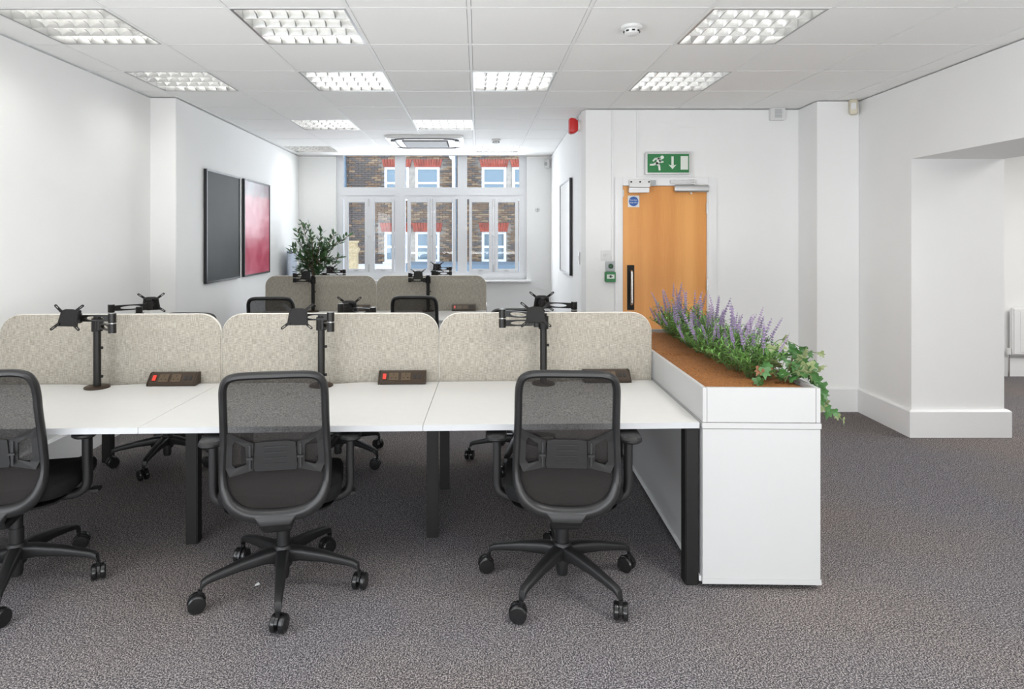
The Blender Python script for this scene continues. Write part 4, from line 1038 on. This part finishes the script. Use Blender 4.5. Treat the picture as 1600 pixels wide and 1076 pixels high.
    up.append(MB().loft([ring(.90, .402), ring(.97, .412), ring(1.0, .43), ring(1.0, .452), ring(.97, .468), ring(.88, .477), ring(.6, .474), ring(.2, .470)]).build('seat', M['seat'], t))
    up.append(MB().loft([[(x*k, y*k+.02, z-.02*max(0, (y-.1)/.15)**2) for x, y in supr(.235, .235)] for k, z in ((.55, .372), (.8, .378), (.93, .390), (.95, .4005), (.5, .4005))]).build('seat_shell', M['plastic'], t))
    lv = MB().tube(spline([(.08, .06, .365), (.2, .07, .37), (.275, .07, .365)], 4), .006, 8); lv.box(.285, .07, .364, .035, .05, .012)
    up.append(lv.build('lever', M['plastic'], t))
    for s_ in (-1, 1):
        p = spline([(s_*.12, .0, .372), (s_*.22, -.005, .376), (s_*.268, -.01, .40), (s_*.280, -.01, .44), (s_*.280, -.012, .52), (s_*.280, -.015, .635)], 5)
        m_ = len(p); ap = MB().sweep(p, rrect(.034, .05, .012, 3), (0, 1, 0), False, [(1, 1)]*m_).build('arm_post', M['plastic'], t); up.append(ap)
        pad = MB(); out = rrect(.09, .27, .04, 5)
        pad.loft([[(x*k+s_*.283, y*k+.03, z+(.012*(y/.13)**2 if y > 0 else 0)) for x, y in out] for k, z in ((.55, .630), (.85, .634), (1, .645), (1, .654), (.93, .662), (.6, .665))])
        up.append(pad.build('arm_pad', M['plastic'], t))
    MB().lathe([(.0, .045), (.022, .045), (.026, .06), (.026, .10), (.038, .10), (.040, .175), (.034, .186), (.028, .187), (.028, .25), (.024, .2505), (.024, .345), (0, .345)], 24).build('gas_column', M['plastic'], t)
    # legs with casters
    rg = []
    for x, zc, w_, h in ((.025, .145, .056, .062), (.08, .150, .052, .052), (.18, .140, .042, .040), (.27, .124, .034, .030), (.305, .116, .031, .028), (.325, .103, .028, .030), (.330, .088, .024, .016)):
        rg.append([(x+(b_*.0), a, zc+b_) for a, b_ in rrect(w_, h, min(w_, h)*.28, 3)])
    leg_me = MB().loft(rg).mesh('leg', M['plastic'])
    cm = MB()
    for s_ in (-1, 1):
        c = [(0, .0), (.024, .0), (.033, .003), (.0345, .008), (.0345, .017), (.030, .022), (.011, .0235), (0, .0235)]
        cm.loft([[(r*math.cos(2*PI*i/20)-.012, s_*(.006+d), .035+r*math.sin(2*PI*i/20)) for i in range(20)] for r, d in c])
    hood = [[(-.012+.037*math.cos(a)*k, y, .035+.037*math.sin(a)*k) for a in [math.radians(q) for q in range(20, 181, 16)]]+[(-.012+.02*math.cos(a)*k, y, .035+.02*math.sin(a)*k) for a in [math.radians(q) for q in range(180, 19, -16)]] for y, k in ((-.0055, 1), (.0055, 1))]
    cm.loft(hood); cm.cyl((0, 0, .05), (0, 0, .0845), .009, n=10)
    cast_me = cm.mesh('caster', M['rubber'])
    legs = []
    for q in range(5):
        l = put('leg', leg_me, t, None, (0, 0, q*2*PI/5)); c = put('caster', cast_me, l, (.330, 0, 0), (0, 0, q*1.3)); legs.append(l)
    return t, up
CP, UP = chair_proto()
index_kids()
def place_chair(x, y, yaw, base_deg, label, drop=0.0, swivels=None, first=[True]):
    """yaw: radians, 0 = facing +Y (away from the photographer), positive = counter-clockwise; base_deg: direction of one leg in the world"""
    c = CP if first[0] else copy_tree(CP); first[0] = False
    c.location = (x, y, 0); c.rotation_euler = (0, 0, yaw); c['label'] = label
    kids = KIDS[CP] if c is CP else [o for o in COL.objects if o.parent is c]
    q = 0
    for o in kids:
        if o.name.split('.')[0] == 'leg':
            o.rotation_euler = (0, 0, math.radians(base_deg)-yaw+q*2*PI/5)
            ks = [p for p in COL.objects if p.parent is o]
            for p in ks: p.rotation_euler = (0, 0, (swivels[q] if swivels else random.uniform(0, 6.28)))
            q += 1
        elif drop and o.name.split('.')[0] != 'gas_column': o.location.z = -drop
    return c
R_ = math.radians
CHAIRS = [(-1.985, 2.725, R_(12), 7, 'black mesh office chair cut by the picture edge, at the desk beside the white wall', 0),
          (-.833, 2.711, R_(10), -76.4, 'black mesh office chair at the middle desk, turned slightly, in full view', 0),
          (.362, 2.735, R_(-3), 90, 'black mesh office chair next to the planter cabinet, in full view', 0),
          (-2.07, 4.22, R_(176), -87, 'black office chair across the front bench, beside the long white wall', .028),
          (-.94, 4.25, R_(184), 43, 'black office chair across the front bench behind the middle screen', .045),
          (.27, 4.25, R_(178), 180, 'black office chair across the front bench behind the planter screen', .0),
          (-1.79, 5.70, R_(3), 54, 'black mesh chair at the window bench near the charcoal picture', 0),
          (-.545, 5.70, R_(0), 90, 'black mesh chair at the window bench in front of the middle window', -.01)]
for c in CHAIRS: place_chair(*c)

# scrap of paper on the carpet
sp_ = thing('paper_scrap', 'tiny white scrap of paper on the carpet beside the central chair', 'litter', (X(402, 2.725), 2.725, .001), .4)
MB().add([(-.012, -.006, .0005), (.012, -.003, .002), (.006, .012, .006), (-.008, .008, .001), (0, 0, .004)], [(0, 1, 4), (1, 2, 4), (2, 3, 4), (3, 0, 4)]).build('scrap', M['paper'], sp_, smooth=False)
